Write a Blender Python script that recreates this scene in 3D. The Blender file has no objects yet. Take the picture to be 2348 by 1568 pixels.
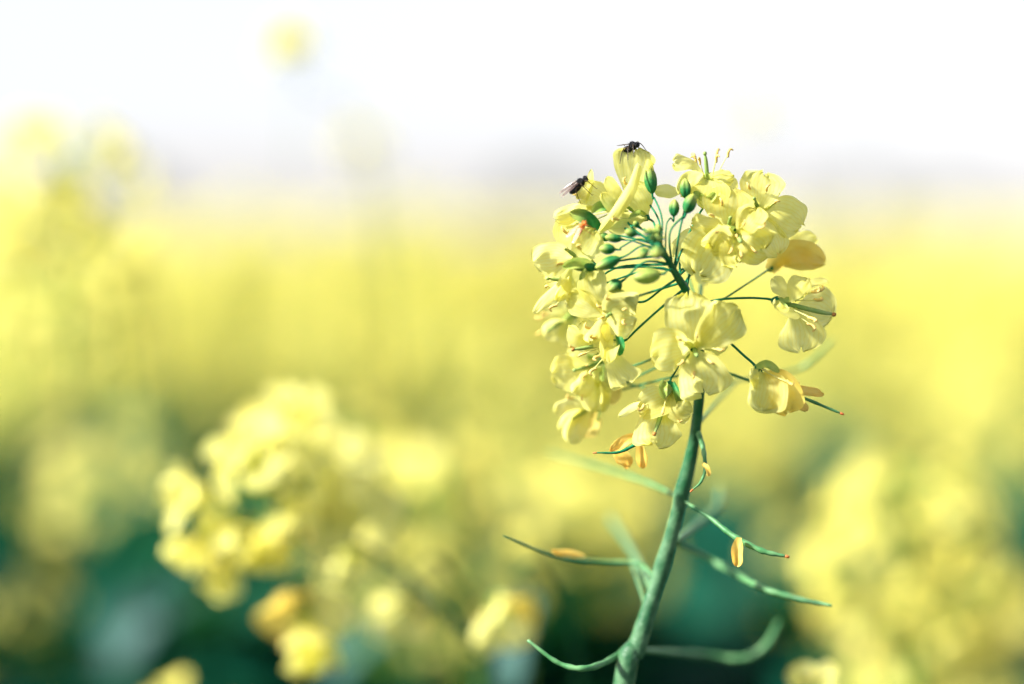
import bpy, math, random
import numpy as np
from mathutils import Vector, Matrix, Quaternion

scene = bpy.context.scene
R = math.radians

# ------------------------------------------------------------------ camera
CAM_Z = 1.25
PITCH = R(2.52)            # looking slightly down
FPX = 2347 * 85 / 36.0     # focal length in units of a 2347 px wide picture
FOCUS = 0.60
cam_d = bpy.data.cameras.new("camera")
cam_d.lens = 85
cam_d.sensor_width = 36
cam_d.clip_start = 0.01
cam_d.clip_end = 6000
cam_d.dof.use_dof = True
cam_d.dof.focus_distance = FOCUS
cam_d.dof.aperture_fstop = 2.6
cam_d.dof.aperture_blades = 0
cam = bpy.data.objects.new("camera", cam_d)
scene.collection.objects.link(cam)
cam.location = (0, 0, CAM_Z)
cam.rotation_euler = (R(90) - PITCH, 0, 0)
scene.camera = cam
RIGHT = Vector((1, 0, 0))
FWD = Vector((0, math.cos(PITCH), -math.sin(PITCH)))
UP = Vector((0, math.sin(PITCH), math.cos(PITCH)))

# ------------------------------------------------------------------ light
SUN_DIR = Vector((-0.74, -0.26, 0.62)).normalized()      # towards the sun
elev = math.asin(SUN_DIR.z)
azim = math.atan2(SUN_DIR.x, SUN_DIR.y)
world = bpy.data.worlds.new("World")
scene.world = world
world.use_nodes = True
nt = world.node_tree
nt.nodes.clear()
sky = nt.nodes.new('ShaderNodeTexSky')
sky.sky_type = 'NISHITA'
sky.sun_disc = False
sky.sun_elevation = elev
sky.sun_rotation = azim
sky.altitude = 0
sky.air_density = 1.0
sky.dust_density = 0.9
sky.ozone_density = 3.0
bg = nt.nodes.new('ShaderNodeBackground')
bg.inputs['Strength'].default_value = 0.069
wo = nt.nodes.new('ShaderNodeOutputWorld')
wb = nt.nodes.new('ShaderNodeMix')       # white balance of the sky light
wb.data_type = 'RGBA'
wb.blend_type = 'MULTIPLY'
wb.inputs[0].default_value = 1
wb.inputs[7].default_value = (1.02, .965, 1.03, 1)
hs = nt.nodes.new('ShaderNodeHueSaturation')
hs.inputs['Saturation'].default_value = .45
nt.links.new(sky.outputs[0], hs.inputs['Color'])
nt.links.new(hs.outputs[0], wb.inputs[6])
nt.links.new(wb.outputs[2], bg.inputs[0])
nt.links.new(bg.outputs[0], wo.inputs[0])
sun_d = bpy.data.lights.new("sun", 'SUN')
sun_d.energy = 4.1
sun_d.angle = R(4)
sun_d.color = (1.0, 0.96, 0.88)
sun = bpy.data.objects.new("sun", sun_d)
scene.collection.objects.link(sun)
sun.rotation_euler = SUN_DIR.to_track_quat('Z', 'Y').to_euler()
sun.location = (0, 0, 10)

vs = scene.view_settings
vs.view_transform = 'Standard'
vs.look = 'None'
vs.exposure = 1.74
vs.gamma = 1
cy = scene.cycles
cy.max_bounces = 10
cy.transmission_bounces = 8
cy.transparent_max_bounces = 8
cy.use_denoising = True
cy.sample_clamp_indirect = 2.0
cy.sample_clamp_direct = 4.0
cy.caustics_reflective = False
cy.caustics_refractive = False

# ------------------------------------------------------------------ helpers
def P(u, v, d=0.0):
    """a point at depth FOCUS+d whose direction is read off the photograph"""
    Z = FOCUS + d
    return Vector((0, 0, CAM_Z)) + RIGHT * ((u - 1173.5) / FPX * Z) - UP * ((v - 784) / FPX * Z) + FWD * Z

def VD(x, y, z):
    """direction: right, up, towards the viewer"""
    return (RIGHT * x + UP * y - FWD * z).normalized()

def mm(px, d=0.0):
    return px / FPX * (FOCUS + d)

class Geo:
    def __init__(self):
        self.v, self.f, self.m, self.n = [], [], [], 0
    def add(self, v, f, m=0):
        v = np.asarray(v, float)
        f = np.asarray(f, int)
        self.v.append(v)
        self.f.append(f + self.n)
        self.m.append(np.full(len(f), m) if np.isscalar(m) else np.asarray(m))
        self.n += len(v)
    def geo(self, g, M=None, s=1.0):
        """append another Geo, moved by a 4x4 matrix"""
        A = np.eye(4) if M is None else np.array(M)
        off = self.n
        for v, f, m in zip(g.v, g.f, g.m):
            self.v.append(v @ A[:3, :3].T + A[:3, 3])
            self.f.append(f + off)
            self.m.append(m)
            self.n += len(v)
    def flat(self):
        g = Geo()
        g.v = [np.concatenate(self.v)]
        g.f = [np.concatenate(self.f)]
        g.m = [np.concatenate(self.m)]
        g.n = self.n
        return g
    def mesh(self, name, mats, smooth=True, uv=None):
        v = np.concatenate(self.v)
        f = np.concatenate(self.f)
        m = np.concatenate(self.m)
        me = bpy.data.meshes.new(name)
        nf = len(f)
        me.vertices.add(len(v))
        me.vertices.foreach_set('co', v.ravel())
        me.loops.add(nf * 4)
        me.loops.foreach_set('vertex_index', f.ravel())
        me.polygons.add(nf)
        me.polygons.foreach_set('loop_start', np.arange(nf) * 4)
        me.polygons.foreach_set('material_index', m)
        if smooth:
            me.polygons.foreach_set('use_smooth', np.ones(nf, bool))
        if uv is not None:
            ul = me.uv_layers.new(name='uv')
            ul.data.foreach_set('uv', uv[f.ravel()].ravel())
        me.update(calc_edges=True)
        me.validate()
        for k in mats:
            me.materials.append(k)
        return me

def grid_faces(nu, nv, wrap=False):
    a = []
    for i in range(nu - 1):
        for j in range(nv if wrap else nv - 1):
            k = (j + 1) % nv
            a.append((i * nv + j, i * nv + k, (i + 1) * nv + k, (i + 1) * nv + j))
    return np.array(a)

def smooth_path(pts, rad, n=6):
    """Catmull-Rom through pts (numpy Nx3) and radii"""
    p = np.array([list(q) for q in pts], float)
    r = np.array(rad, float) if hasattr(rad, '__len__') else np.full(len(p), float(rad))
    q = np.column_stack([p, r])
    if len(q) == 2:
        t = np.linspace(0, 1, n + 1)[:, None]
        q = q[0] * (1 - t) + q[1] * t
        return q[:, :3], q[:, 3]
    e = np.vstack([2 * q[0] - q[1], q, 2 * q[-1] - q[-2]])
    out = []
    for i in range(1, len(e) - 2):
        for t in np.linspace(0, 1, n, endpoint=False):
            a, b, c, d = e[i - 1], e[i], e[i + 1], e[i + 2]
            out.append(.5 * ((2 * b) + (-a + c) * t + (2 * a - 5 * b + 4 * c - d) * t * t + (-a + 3 * b - 3 * c + d) * t ** 3))
    out.append(e[-2])
    out = np.array(out)
    return out[:, :3], np.maximum(out[:, 3], 1e-5)

def tube(g, pts, rad, m=0, n=6, sides=8, lump=0.0, seed=0, beads=0.0):
    p, r = smooth_path(pts, rad, n)
    if beads:
        r = r * (1 + beads * np.sin(np.arange(len(r)) * 1.45 + seed))
    t = np.gradient(p, axis=0)
    t /= np.linalg.norm(t, axis=1)[:, None] + 1e-12
    ref = np.array([0.13, 0.31, 0.94]) if abs(t[0][2]) < .9 else np.array([1., 0.1, 0.])
    rng = np.random.RandomState(seed)
    rings = []
    a = np.arange(sides) * 2 * np.pi / sides
    xprev = None
    for i in range(len(p)):
        x = (ref if xprev is None else xprev)
        x = x - t[i] * x.dot(t[i])
        x /= np.linalg.norm(x) + 1e-12
        xprev = x
        y = np.cross(t[i], x)
        rr = r[i] * (1 + lump * rng.randn())
        rings.append(p[i] + rr * (np.cos(a)[:, None] * x + np.sin(a)[:, None] * y))
    v = np.concatenate(rings)
    f = grid_faces(len(p), sides, True)
    # caps: a tiny closing ring at each end
    e0 = p[0] - t[0] * r[0] * .5 + (rings[0] - p[0]) * .05
    e1 = p[-1] + t[-1] * r[-1] * .5 + (rings[-1] - p[-1]) * .05
    nv = len(v)
    v = np.concatenate([v, e0, e1])
    j = np.arange(sides)
    k = (j + 1) % sides
    f = np.concatenate([f, np.column_stack([nv + j, nv + k, k, j]),
                        np.column_stack([(len(p) - 1) * sides + j, (len(p) - 1) * sides + k, nv + sides + k, nv + sides + j])])
    g.add(v, f, m)

def lathe(g, prof, m=0, sides=12, lobes=0, lob=0.0):
    """prof: (z, r) pairs along +Z"""
    a = np.arange(sides) * 2 * np.pi / sides
    v = []
    for z, r in prof:
        rr = r * (1 - lob * np.abs(np.sin(lobes * a / 2)) ** 6) if lobes else r + 0 * a
        v.append(np.column_stack([rr * np.cos(a), rr * np.sin(a), np.full(sides, z)]))
    g.add(np.concatenate(v), grid_faces(len(prof), sides, True), m)

def frame(origin, zdir, xdir, s=1.0):
    z = Vector(zdir).normalized()
    x = Vector(xdir)
    x = x - z * x.dot(z)
    if x.length < 1e-4:
        x = z.orthogonal()
    x.normalize()
    y = z.cross(x)
    M = Matrix((x * s, y * s, z * s)).transposed().to_4x4()
    M.translation = Vector(origin)
    return M

def petal_geo(seed, L=0.0145, W=0.0092, claw=0.33, opn=75, th0=10, cup=0.25, ruf=1.0, curl=0.0, fold=0.0, nu=16, nv=11, m=0, notch=.05):
    """one petal: narrow claw rising along +Z, broad limb bending out to +X"""
    rng = np.random.RandomState(seed)
    s = np.linspace(0, 1, nu)
    k = np.clip((s - claw * .55) / .38, 0, 1)
    th = R(th0) + (R(opn) - R(th0)) * (k * k * (3 - 2 * k)) + curl * np.clip(s - .6, 0, 1) ** 1.3 * 4
    ds = L / (nu - 1)
    x = np.concatenate([[0], np.cumsum(np.sin((th[1:] + th[:-1]) / 2)) * ds]) + .0007
    z = np.concatenate([[0], np.cumsum(np.cos((th[1:] + th[:-1]) / 2)) * ds])
    w = np.where(s < claw, .11 + .10 * s / claw, 0)
    q = (s - claw) / (1 - claw)
    lim = np.clip(q, 0, 1)
    body = np.where(lim < .58, .21 + .79 * np.sin(lim / .58 * np.pi / 2) ** 1.2, np.sqrt(np.clip(1 - ((lim - .58) / .44) ** 2.4, 0, 1)))
    w = np.where(s < claw, w, body) * W / 2
    t = np.linspace(-1, 1, nv)
    T, S = np.meshgrid(t, s)
    Wd = w[:, None] * T
    nx, nz = np.cos(th), -np.sin(th)        # a normal of the centre line pointing "inwards" (towards axis, up)
    ph = rng.rand(6) * 6.28
    lim2 = np.clip((S - claw) / (1 - claw), 0, 1)
    bump = ruf * W * (0.050 * np.sin(3.1 * T + ph[0]) * lim2 + 0.045 * np.sin(5.7 * T + ph[1] + 3 * S) * lim2 ** 2 * np.abs(T)
                      + .05 * np.sin(7 * S + ph[2]) * lim2 * T + .028 * np.sin(11 * T + ph[3] + 5 * S) * lim2 ** 3
                      + .016 * np.sin(21 * T + ph[4]) * lim2 ** 5 + .016 * np.sin(17 * S + 4 * T + ph[5]) * lim2)
    h = cup * W * (T ** 2) * .5 * (w / (W / 2))[:, None] + fold * W * np.abs(T) * lim2 - bump
    # notched / irregular rim: pull rim points back along the centre line
    rim = notch * L * np.exp(-(T / .22) ** 2) * lim2 ** 6 + .02 * L * np.sin(9 * T + ph[1]) * lim2 ** 6
    X = x[:, None] - nx[:, None] * h - rim * np.sin(th)[:, None]
    Z = z[:, None] - nz[:, None] * h - rim * np.cos(th)[:, None]
    # slight skew so no petal is symmetric
    Y = Wd + .10 * W * lim2 * rng.uniform(-1, 1) + .03 * W * np.sin(6 * S + ph[0]) * lim2
    g = Geo()
    g.add(np.column_stack([X.ravel(), Y.ravel(), Z.ravel()]), grid_faces(nu, nv), m)
    return g

def sepal_geo(seed, opn=35, L=.0065, W=.0022, m=0, nu=7, nv=5):
    s = np.linspace(0, 1, nu)
    th = R(8) + (R(opn) - R(8)) * np.clip(s * 1.6, 0, 1)
    ds = L / (nu - 1)
    x = np.concatenate([[0], np.cumsum(np.sin(th[1:])) * ds]) + .0010
    z = np.concatenate([[0], np.cumsum(np.cos(th[1:])) * ds]) - .0005
    w = W / 2 * np.sin(np.pi * np.clip(.12 + .86 * s, 0, 1)) ** .7
    t = np.linspace(-1, 1, nv)
    T, S = np.meshgrid(t, s)
    h = .35 * W * T ** 2
    X = x[:, None] - np.cos(th)[:, None] * h
    Z = z[:, None] + np.sin(th)[:, None] * h
    g = Geo()
    g.add(np.column_stack([X.ravel(), (w[:, None] * T).ravel(), Z.ravel()]), grid_faces(nu, nv), m)
    return g

def stamen_geo(seed, az, H=.0085, lean=14, mf=0, ma=1, n=4, sides=6):
    rng = np.random.RandomState(seed)
    a = R(az)
    l = R(lean)
    r0 = .0009
    top = np.array([math.cos(a) * (r0 + H * math.sin(l)), math.sin(a) * (r0 + H * math.sin(l)), H * math.cos(l)])
    b = np.array([math.cos(a) * r0, math.sin(a) * r0, 0])
    mid = (b + top) / 2 + np.array([0, 0, .0006])
    g = Geo()
    tube(g, [b, mid, top], [.00016, .00014, .00012], mf, n, sides)
    d = np.array([math.cos(a), math.sin(a), 0])
    u = np.array([0, 0, 1.])
    k = rng.uniform(.7, 1.2)
    pts = [top - u * .0005 + d * .0001, top + u * .0007 + d * .0003, top + u * .0015 * k + d * .0009, top + u * .0011 * k + d * .0016]
    tube(g, pts, [.00030, .00036, .00030, .00016], ma, n, sides)
    return g

def pistil_geo(m=0, m2=0, H=.0095):
    g = Geo()
    tube(g, [(0, 0, 0), (0, 0, H * .75), (.0002, 0, H)], [.00055, .0005, .00028], m, 4, 8)
    tube(g, [(.0002, 0, H), (.0002, 0, H + .0006)], [.0005, .00045], m2, 2, 8)
    return g

# ------------------------------------------------------------------ materials
def new_mat(name):
    m = bpy.data.materials.new(name)
    m.use_nodes = True
    n = m.node_tree
    n.nodes.clear()
    return m, n, n.nodes, n.links

def leafy(name, col, col2, trans=0.35, tcol=None, rough=0.5, scale=300, spec=0.3, bump=0.0, bscale=900, grad=None, sheen=0.0, veins=None):
    """thin or solid plant tissue: mottled colour, gloss and light coming through"""
    m, n, N, Lk = new_mat(name)
    tc = N.new('ShaderNodeTexCoord')
    no = N.new('ShaderNodeTexNoise')
    no.inputs['Scale'].default_value = scale
    no.inputs['Detail'].default_value = 3
    Lk.new(tc.outputs['Object'], no.inputs['Vector'])
    mx = N.new('ShaderNodeMix')
    mx.data_type = 'RGBA'
    mx.inputs[6].default_value = (*col, 1)
    mx.inputs[7].default_value = (*col2, 1)
    rp = N.new('ShaderNodeMapRange')
    rp.inputs['From Min'].default_value = .35
    rp.inputs['From Max'].default_value = .65
    Lk.new(no.outputs['Fac'], rp.inputs['Value'])
    Lk.new(rp.outputs[0], mx.inputs[0])
    out_c = mx.outputs[2]
    if grad:
        sp = N.new('ShaderNodeSeparateXYZ')
        Lk.new(tc.outputs['Generated'], sp.inputs[0])
        r2 = N.new('ShaderNodeMapRange')
        r2.inputs['From Min'].default_value = grad[1]
        r2.inputs['From Max'].default_value = grad[2]
        Lk.new(sp.outputs['Z'], r2.inputs['Value'])
        m2 = N.new('ShaderNodeMix')
        m2.data_type = 'RGBA'
        Lk.new(r2.outputs[0], m2.inputs[0])
        Lk.new(out_c, m2.inputs[6])
        m2.inputs[7].default_value = (*grad[0], 1)
        out_c = m2.outputs[2]
    if veins:     # fine veins fanning out from the claw, read from the petal's own coordinates
        uvn = N.new('ShaderNodeUVMap')
        uvn.uv_map = 'uv'
        wv = N.new('ShaderNodeTexWave')
        wv.inputs['Scale'].default_value = 3.4
        wv.inputs['Distortion'].default_value = 3.5
        wv.inputs['Detail'].default_value = 2.5
        wv.inputs['Detail Scale'].default_value = 2.2
        Lk.new(uvn.outputs[0], wv.inputs['Vector'])
        pw = N.new('ShaderNodeMath')
        pw.operation = 'POWER'
        pw.inputs[1].default_value = 5
        Lk.new(wv.outputs['Fac'], pw.inputs[0])
        ml = N.new('ShaderNodeMath')
        ml.operation = 'MULTIPLY'
        ml.inputs[1].default_value = .38
        Lk.new(pw.outputs[0], ml.inputs[0])
        m3 = N.new('ShaderNodeMix')
        m3.data_type = 'RGBA'
        Lk.new(ml.outputs[0], m3.inputs[0])
        Lk.new(out_c, m3.inputs[6])
        m3.inputs[7].default_value = (*veins, 1)
        out_c = m3.outputs[2]
    pb = N.new('ShaderNodeBsdfPrincipled')
    Lk.new(out_c, pb.inputs['Base Color'])
    pb.inputs['Roughness'].default_value = rough
    pb.inputs['Specular IOR Level'].default_value = spec
    if sheen:
        pb.inputs['Sheen Weight'].default_value = sheen
        pb.inputs['Sheen Roughness'].default_value = .4
    if bump:
        n2 = N.new('ShaderNodeTexNoise')
        n2.inputs['Scale'].default_value = bscale
        n2.inputs['Detail'].default_value = 2
        Lk.new(tc.outputs['Object'], n2.inputs['Vector'])
        bp = N.new('ShaderNodeBump')
        bp.inputs['Strength'].default_value = bump
        bp.inputs['Distance'].default_value = .0004
        Lk.new(n2.outputs['Fac'], bp.inputs['Height'])
        Lk.new(bp.outputs[0], pb.inputs['Normal'])
    out = N.new('ShaderNodeOutputMaterial')
    if trans > 0:
        tr = N.new('ShaderNodeBsdfTranslucent')
        if tcol:
            tr.inputs['Color'].default_value = (*tcol, 1)
        else:
            Lk.new(out_c, tr.inputs['Color'])
        ms = N.new('ShaderNodeMixShader')
        ms.inputs[0].default_value = trans
        Lk.new(pb.outputs[0], ms.inputs[1])
        Lk.new(tr.outputs[0], ms.inputs[2])
        Lk.new(ms.outputs[0], out.inputs[0])
    else:
        Lk.new(pb.outputs[0], out.inputs[0])
    return m

M_petal = leafy("petal_yellow", (.93, .90, .35), (.92, .87, .25), .70, None, .5, 260, .22, .35, 500, veins=(.86, .72, .10))
M_petal_far = leafy("petal_yellow_field", (.94, .86, .26), (.92, .82, .18), .58, None, .5, 40, .2)
M_orange = leafy("petal_withered", (.93, .58, .10), (.92, .68, .18), .5, None, .6, 500, .2, .3)
M_gold = leafy("petal_golden", (.93, .70, .13), (.92, .75, .20), .5, None, .5, 300, .3)
M_stem = leafy("stem_green", (.014, .085, .030), (.08, .18, .085), 0, None, .45, 260, .3, .45, 900, grad=((.004, .10, .035), .945, .972))
M_stalk = leafy("stalk_green", (.006, .13, .055), (.015, .19, .08), .08, None, .5, 400, .12)
M_bud = leafy("bud_green", (.012, .16, .045), (.05, .23, .06), .18, None, .5, 700, .2, .2, 1500, grad=((.50, .52, .10), .45, 1.15))
M_sepal = leafy("sepal_green", (.30, .44, .09), (.45, .52, .12), .4, None, .45, 600, .3)
M_anther = leafy("anther_orange", (.85, .56, .12), (.88, .70, .25), .15, None, .6, 3000, .2, .5, 4000)
M_fil = leafy("filament", (.80, .76, .25), (.80, .80, .35), .3)
M_pist = leafy("pistil_green", (.20, .34, .08), (.30, .40, .12), .1)
M_brown = leafy("stigma_brown", (.30, .12, .02), (.4, .2, .04), 0)
M_pod = leafy("pod_green", (.05, .20, .065), (.13, .30, .12), .12, None, .45, 300, .35, .2, 800)
M_tip = leafy("pod_tip_red", (.42, .09, .02), (.5, .16, .04), 0)
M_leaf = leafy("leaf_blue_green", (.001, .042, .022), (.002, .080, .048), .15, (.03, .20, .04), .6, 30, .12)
M_bgstem = leafy("stem_green_field", (.14, .30, .05), (.20, .36, .07), .15, None, .6, 30, .12)
M_shadestem = leafy("stem_shaded_field", (.006, .065, .028), (.018, .11, .04), .05, None, .6, 30, .1)  # field stem green darkened: the shade low in the crop is in the colour
M_bgbud = leafy("bud_green_field", (.22, .40, .08), (.12, .30, .08), .15, None, .6, 100, .1)

# ------------------------------------------------------------------ object helpers
COL = scene.collection
def link(name, me, parent=None, M=None):
    o = bpy.data.objects.new(name, me)
    COL.objects.link(o)
    if parent is not None:
        o.parent = parent
    if M is not None:
        o.matrix_basis = M
    return o

def tag(o, label=None, cat=None, group=None, kind=None):
    if label: o['label'] = label
    if cat: o['category'] = cat
    if group: o['group'] = group
    if kind: o['kind'] = kind
    return o

def empty(name, loc):
    o = bpy.data.objects.new(name, None)
    o.empty_display_size = .05
    o.location = loc
    COL.objects.link(o)
    return o

# shared petal meshes, many shapes so no two flowers match
PET = {}
def petal_mesh(kind, i):
    key = (kind, i)
    if key not in PET:
        rng = random.Random(i * 7 + 3)
        kw = dict(
            open=dict(opn=80, cup=.18, ruf=1.2, curl=.12),
            reflex=dict(opn=96, cup=-.12, ruf=1.5, curl=.45),
            half=dict(opn=52, cup=.42, ruf=1.1, curl=.25),
            closed=dict(opn=20, cup=.75, ruf=1.1, curl=.15, fold=.1),
            folded=dict(opn=62, cup=.9, ruf=1.6, curl=.9, fold=.25),
            wither=dict(opn=28, cup=.9, ruf=1.2, curl=-.25, fold=.15, W=.0040, claw=.12, L=.0105),
        )[kind]
        kw = dict(kw)
        kw['opn'] += rng.uniform(-9, 9)
        kw['curl'] += rng.uniform(-.12, .12)
        kw['W'] = kw.get('W', .0098) * rng.uniform(.92, 1.1)
        g = petal_geo(i * 13 + hash(kind[0]) % 1 + 5, nu=20, nv=15, notch=rng.uniform(.0, .07), **kw)
        PET[key] = g.mesh("petal", [M_orange if kind == 'wither' else M_petal])
    return PET[key]

SEP = [sepal_geo(i, o).mesh("sepal", [M_sepal]) for i, o in enumerate((28, 40, 55))]
STA = [stamen_geo(i, 0, .0080 + .0006 * i, 12 + 6 * i).mesh("stamen", [M_fil, M_anther]) for i in range(4)]
PIS = pistil_geo().mesh("pistil", [M_pist, M_brown])
PISb = pistil_geo(0, 1, .0125)
PISB = PISb.mesh("pistil", [M_pist, M_brown])
gr = Geo()
lathe(gr, [(-.0012, .0002), (-.0010, .0006), (-.0002, .0012), (.0006, .0012), (.0010, .0005), (.0011, .00005)], 0, 10)
REC = gr.mesh("receptacle", [M_stalk])

def flower(root, u, v, d, axis, roll, kinds='open', s=1.0, ped=None, pr=2.2, seed=0, petals=None, stamens=6, sepals=4,
           long_pistil=False, orange=(), label=None, receptacle=None, throat=.0055):
    """kinds: one kind or four; ped: px points from the stem to the flower; petals: (azimuth, kind, scale) overrides"""
    rng = random.Random(seed * 31 + 7)
    ax = VD(*axis)
    xd = VD(math.cos(R(roll)), math.sin(R(roll)), 0)
    if receptacle:
        org = P(*receptacle)
    else:
        org = P(u, v, d) - ax * throat * s
    M = frame(org - root.location, ax, xd, s)
    f = link("flower", REC, root, M)
    if label: f['label'] = label
    if petals is None:
        kk = kinds if isinstance(kinds, (list, tuple)) else [kinds] * 4
        petals = [(k * 90 + rng.uniform(-12, 12), kk[k], rng.uniform(.93, 1.08)) for k in range(4)]
    for i, (az, kd, sc) in enumerate(petals):
        me = petal_mesh(kd, rng.randrange(7))
        if i in orange:
            me = me.copy()
            me.materials.clear()
            me.materials.append(M_gold)
        Mp = Matrix.Rotation(R(az), 4, 'Z') @ Matrix.Rotation(R(rng.uniform(-6, 6)), 4, 'Y') @ Matrix.Rotation(R(rng.uniform(-14, 14)), 4, 'X') @ Matrix.Diagonal((sc, sc * rng.uniform(.92, 1.08), sc, 1))
        link("petal", me, f, Mp)
    for k in range(sepals):
        link("sepal", SEP[rng.randrange(3)], f, Matrix.Rotation(R(45 + 90 * k + rng.uniform(-8, 8)), 4, 'Z'))
    for k in range(stamens):
        link("stamen", STA[rng.randrange(4)], f, Matrix.Rotation(R(60 * k + rng.uniform(-15, 15)), 4, 'Z') @ Matrix.Rotation(R(rng.uniform(-4, 8)), 4, 'Y'))
    if stamens:
        link("pistil", PISB if long_pistil else PIS, f)
    if ped:
        inv = M.inverted()
        pts = [P(*q) - root.location for q in ped] + [M @ Vector((0, 0, -.0022)), M @ Vector((0, 0, -.0006))]
        pts = [inv @ q for q in pts]
        g = Geo()
        r = mm(pr) / s
        tube(g, pts, [r * 1.25] + [r] * (len(pts) - 2) + [r * 1.35], 0, 6, 8)
        link("pedicel", g.mesh("pedicel", [M_stalk]), f)
    return f

BUDP = [(0, .10), (.04, .34), (.12, .62), (.3, .92), (.5, 1.0), (.68, .92), (.84, .66), (.94, .38), (1.0, .08)]
def bud(root, u, v, d, L, W, ang, tz=0.0, ped=None, pr=1.9, label=None, mat=None, tip=None):
    """L, W in px; ang = direction of the tip on the picture, tz = towards the viewer"""
    ax = VD(math.cos(R(ang)) * math.sqrt(1 - tz * tz), math.sin(R(ang)) * math.sqrt(1 - tz * tz), tz)
    Lm, Wm = mm(L, d), mm(W, d) / 2
    M = frame(P(u, v, d) - ax * Lm / 2 - root.location, ax, UP, 1.0)
    g = Geo()
    lathe(g, [(z * Lm, r * Wm) for z, r in BUDP], 0, 32, 4, .20)
    b = link("bud", g.mesh("bud", [mat or M_bud]), root, M)
    if label: b['label'] = label
    if tip:   # petals starting to show
        pg = Geo()
        lathe(pg, [(Lm * .55, Wm * .2), (Lm * .8, Wm * .72), (Lm * 1.0, Wm * .66), (Lm * 1.15, Wm * .4), (Lm * 1.2, Wm * .05)], 0, 14, 3, .2)
        link("petal", pg.mesh("petal", [M_petal]), b)
    if ped:
        inv = M.inverted()
        pts = [inv @ (P(*q) - root.location) for q in ped] + [Vector((0, 0, -.0012)), Vector((0, 0, .0003))]
        pg = Geo()
        r = mm(pr)
        tube(pg, pts, [r * 1.3] + [r] * (len(pts) - 2) + [r * 1.5], 0, 6, 8)
        link("pedicel", pg.mesh("pedicel", [M_stalk]), b)
    return b

WITH = []
def pod(root, px, rad, name="seed_pod", mat=None, label=None, tip=True, withered=(), seed=0):
    """px: (u, v, d) points from the stem outward; rad: px half widths"""
    base = P(*px[0]) - root.location
    g = Geo()
    pts = [P(*q) - root.location - base for q in px]
    tube(g, pts, [mm(r, 0) * .85 for r in rad], 0, 10, 10, .03, seed, .10)
    if tip:
        e = (pts[-1] - pts[-2]).normalized()
        tube(g, [pts[-1], pts[-1] + e * .0009], [mm(rad[-1]) * 1.1, mm(rad[-1]) * .9], 1, 2, 8)
    o = link(name, g.mesh(name, [mat or M_pod, M_tip]), root, Matrix.Translation(base))
    if label: o['label'] = label
    rng = random.Random(seed)
    for k, (wp, w) in enumerate(withered):
        WITH.append((o, [((u - 1192) / .497, (v - 275) / .497, d) for (u, v, d) in wp], w / .55, seed * 9 + k))
    return o

# ------------------------------------------------------------------ ground and far setting
def ground():
    m, n, N, Lk = new_mat("soil")
    tc = N.new('ShaderNodeTexCoord')
    no = N.new('ShaderNodeTexNoise')
    no.inputs['Scale'].default_value = 3
    no.inputs['Detail'].default_value = 6
    Lk.new(tc.outputs['Object'], no.inputs['Vector'])
    cr = N.new('ShaderNodeValToRGB')
    cr.color_ramp.elements[0].color = (.010, .022, .010, 1)
    cr.color_ramp.elements[1].color = (.030, .055, .022, 1)
    Lk.new(no.outputs['Fac'], cr.inputs[0])
    pb = N.new('ShaderNodeBsdfPrincipled')
    pb.inputs['Roughness'].default_value = .9
    Lk.new(cr.outputs[0], pb.inputs['Base Color'])
    out = N.new('ShaderNodeOutputMaterial')
    Lk.new(pb.outputs[0], out.inputs[0])
    g = Geo()
    g.add([(-2500, -300, 0), (2500, -300, 0), (2500, 4500, 0), (-2500, 4500, 0)], [(0, 1, 2, 3)])
    o = link("ground", g.mesh("ground", [m], False))
    tag(o, "dark soil under the flowering crop", "ground", kind='structure')
ground()

# ------------------------------------------------------------------ background plants
def low_petal(seed, opn, L=.0145, W=.0100, nu=5, nv=3):
    return petal_geo(seed, L=L, W=W, opn=opn, nu=nu, nv=nv, cup=.3, ruf=.8, curl=.3)

def low_flower(seed, nu=5, nv=3):
    rng = random.Random(seed)
    g = Geo()
    for k in range(4):
        p = low_petal(seed * 5 + k, rng.uniform(45, 95), nu=nu, nv=nv)
        g.geo(p, Matrix.Rotation(R(90 * k + rng.uniform(-15, 15)), 4, 'Z'))
    lathe(g, [(-.001, .0004), (.001, .0014), (.006, .0016), (.0085, .0012), (.009, .0001)], 1, 5)
    return g.flat()

LOWF = [low_flower(i) for i in range(6)]
FARF = [low_flower(i + 20, 4, 2) for i in range(4)]

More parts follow.
